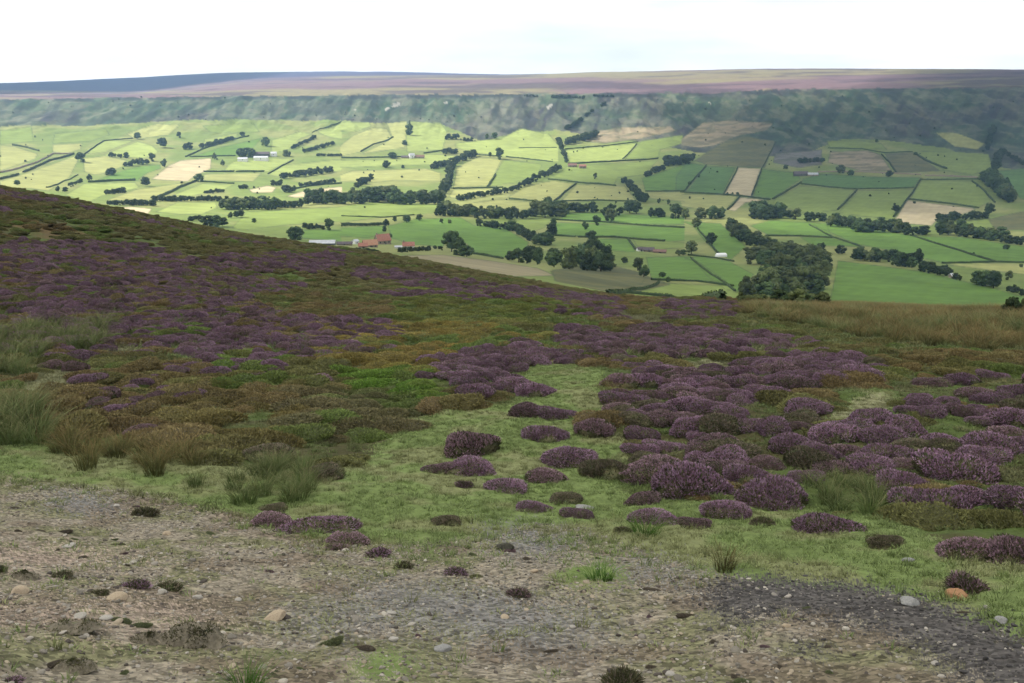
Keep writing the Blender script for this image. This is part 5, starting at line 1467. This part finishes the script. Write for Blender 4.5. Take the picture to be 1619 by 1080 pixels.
w = bpy.data.worlds.new('World'); S.world = w; w.use_nodes = True
nt = w.node_tree; nt.nodes.clear()
out = N(nt, 'ShaderNodeOutputWorld'); bg = N(nt, 'ShaderNodeBackground'); bg.inputs[1].default_value = .1
sky = N(nt, 'ShaderNodeTexSky', sky_type='NISHITA'); sky.sun_disc = False; sky.sun_elevation = EL; sky.sun_rotation = AZ; sky.altitude = 350
tc = N(nt, 'ShaderNodeTexCoord'); mp = N(nt, 'ShaderNodeMapping'); mp.inputs['Scale'].default_value = (1, 1, 5.5)
nt.links.new(tc.outputs['Generated'], mp.inputs[0])
nz = noise(nt, 2.1, 6, .55, mp.outputs[0])
cl = mrange(nt, nz, .32, .50, 0, 1)
cloudcol = N(nt, 'ShaderNodeRGB'); cloudcol.outputs[0].default_value = (6.3, 6.35, 6.45, 1)
skyc = cmix(nt, cl, sky.outputs[0], cloudcol.outputs[0])
sx = N(nt, 'ShaderNodeSeparateXYZ'); nt.links.new(tc.outputs['Generated'], sx.inputs[0])
nt.links.new(cmul(nt, skyc, math_(nt, 'MULTIPLY', mrange(nt, sx.outputs[2], .0, .10, 1.32, .86), mrange(nt, noise(nt, 3.3, 5, .6, mp.outputs[0]), .35, .65, .93, 1.07))), bg.inputs[0]); nt.links.new(bg.outputs[0], out.inputs[0])

# cumulus deck high overhead whose shadow lies over the moor, the valley floor and the right-hand hillside
CLOUD_Z = 1150
def ground_pt(px, py):
    x, y, z, f = at(px, py); return np.array([x, y, z])
def up(p):
    t = (CLOUD_Z - p[2]) / sd[2]; return (p + sd * t)[:2]
def cloud(name, outline, label, dens, seed, glow):
    poly = np.array(outline)
    x0, y0 = poly.min(0) - 60; x1, y1 = poly.max(0) + 60
    step = 42.0
    xs = np.arange(x0, x1, step); ys = np.arange(y0, y1, step)
    X, Y = np.meshgrid(xs, ys); xf, yf = X.ravel(), Y.ravel()
    # signed distance to the outline
    dist = np.full(len(xf), 1e9)
    for i in range(len(poly)):
        a = poly[i - 1]; b = poly[i]; ab = b - a
        t = np.clip(((xf - a[0]) * ab[0] + (yf - a[1]) * ab[1]) / (ab @ ab), 0, 1)
        dist = np.minimum(dist, np.hypot(xf - a[0] - t * ab[0], yf - a[1] - t * ab[1]))
    ins = inpoly(xf, yf, poly); sdist = np.where(ins, dist, -dist) + (fbm(xf * .006, yf * .006, seed, 4) - .5) * 170
    inside = sdist > 0
    th = np.clip(sdist / 160, 0, 1) ** .6
    lump = fbm(xf * .004, yf * .004, seed + 3, 4)
    zt = CLOUD_Z + th * (60 + 190 * lump) + 2; zb = CLOUD_Z - th * (18 + 30 * fbm(xf * .006, yf * .006, seed + 9, 3)) - 2
    nx, ny = len(xs), len(ys); n = nx * ny
    V = np.concatenate([np.column_stack([xf, yf, zt]), np.column_stack([xf, yf, zb])])
    I = inside.reshape(ny, nx); cell = I[:-1, :-1] & I[1:, :-1] & I[:-1, 1:] & I[1:, 1:]
    Fq = []
    for j, i in zip(*np.nonzero(cell)):
        a = j * nx + i; b = a + 1; c = a + nx + 1; d = a + nx
        Fq.append((a, b, c, d)); Fq.append((a + n, d + n, c + n, b + n))
        for (dj, di, p, q) in ((-1, 0, a, b), (1, 0, c, d), (0, 1, b, c), (0, -1, d, a)):
            jj, ii = j + dj, i + di
            if not (0 <= jj < cell.shape[0] and 0 <= ii < cell.shape[1]) or not cell[jj, ii]:
                Fq.append((q, p, p + n, q + n))
    Fq = np.array(Fq)
    used = np.unique(Fq); remap = np.full(2 * n, -1); remap[used] = np.arange(len(used))
    m = bpy.data.materials.new(name); m.use_nodes = True; nt = m.node_tree; nt.nodes.clear()
    out = N(nt, 'ShaderNodeOutputMaterial'); tr = N(nt, 'ShaderNodeBsdfTransparent'); df = N(nt, 'ShaderNodeBsdfDiffuse'); tl = N(nt, 'ShaderNodeBsdfTranslucent')
    df.inputs[0].default_value = (.9, .9, .9, 1); tl.inputs[0].default_value = (glow, glow * 1.01, glow * 1.04, 1)
    m1 = N(nt, 'ShaderNodeMixShader'); m1.inputs[0].default_value = .62; nt.links.new(df.outputs[0], m1.inputs[1]); nt.links.new(tl.outputs[0], m1.inputs[2])
    ad = N(nt, 'ShaderNodeAttribute', attribute_name='thickness')
    m2 = N(nt, 'ShaderNodeMixShader'); nt.links.new(ad.outputs['Fac'], m2.inputs[0]); nt.links.new(tr.outputs[0], m2.inputs[1]); nt.links.new(m1.outputs[0], m2.inputs[2])
    nt.links.new(m2.outputs[0], out.inputs[0])
    me = mesh_from(name, V[used], remap[Fq], [m], None, True)
    dv = np.clip(sdist / 330, .03, 1) ** .8 * dens
    q = me.attributes.new('thickness', 'FLOAT', 'POINT'); q.data.foreach_set('value', np.concatenate([dv, dv])[used].astype(np.float32))
    o = link(name, me); tag(o, label, 'cloud', kind='structure')
G_ = ground_pt
near = [np.array([-1500, -900, -100]), np.array([-1300, 500, -100]), np.array([-700, 1000, -120])] + [G_(*p) for p in ((300, 350), (430, 340), (560, 333), (640, 331), (760, 338), (900, 338), (1100, 338), (1300, 342), (1619, 350))] + [np.array([1500, 1350, -120]), np.array([3000, 1300, -100]), np.array([3000, -900, -100])]
cloud('cloud', [up(p) for p in near], 'broad bright cloud over the moor and the near fields', .71, 41, .92)
right = [G_(*p) for p in ((1619, 372), (1300, 356), (1100, 350), (900, 346), (640, 338), (560, 332), (700, 322), (790, 296), (880, 262), (985, 236), (1010, 205), (985, 176), (1000, 160), (1080, 152), (1200, 146), (1330, 138))] + [np.array([1700, 4300, 30]), np.array([3200, 4300, 30]), np.array([3200, 1150, -100]), np.array([1500, 1150, -120])]
cloud('cloud', [up(p) for p in right], 'heavy grey cloud over the right-hand hillside', .88, 47, .36)
far_ = [G_(*p) for p in ((-200, 152), (0, 149.5), (200, 146), (330, 134), (430, 121))] + [np.array([-1500, 8500, 150]), np.array([-6000, 8500, 50]), np.array([-5000, 4600, 0])]
cloud('cloud', [up(p) for p in far_], 'long cloud over the far blue hill on the left', .86, 43, .36)

# thin air over the dale
b = MB(); b.box(-7500, 7500, -3000, 7000, -230, 170)
hm = bpy.data.materials.new('haze'); hm.use_nodes = True; nt = hm.node_tree; nt.nodes.clear()
out = N(nt, 'ShaderNodeOutputMaterial'); pv = N(nt, 'ShaderNodeVolumePrincipled')
pv.inputs['Color'].default_value = (.40, .64, 1.0, 1); pv.inputs['Density'].default_value = 8e-5; pv.inputs['Anisotropy'].default_value = .2
nt.links.new(pv.outputs[0], out.inputs['Volume'])
hz_o = link('haze', b.mesh('haze', [hm])); tag(hz_o, kind='stuff')

# ------------------------------------------------------------------ camera and render settings
cam = bpy.data.cameras.new('camera'); cam.lens = 35; cam.sensor_width = 36; cam.clip_start = .1; cam.clip_end = 30000
co = bpy.data.objects.new('camera', cam); COL.objects.link(co); co.rotation_euler = (math.pi / 2 - T, 0, 0); S.camera = co
S.view_settings.view_transform = 'Standard'; S.view_settings.look = 'None'; S.view_settings.gamma = 1; S.view_settings.exposure = .95
S.render.engine = 'CYCLES'
cy = S.cycles; cy.use_denoising = True; cy.denoiser = 'OPENIMAGEDENOISE'; cy.max_bounces = 6; cy.diffuse_bounces = 4; cy.volume_bounces = 1; cy.transparent_max_bounces = 12
cy.caustics_reflective = False; cy.caustics_refractive = False
bpy.context.view_layer.update()
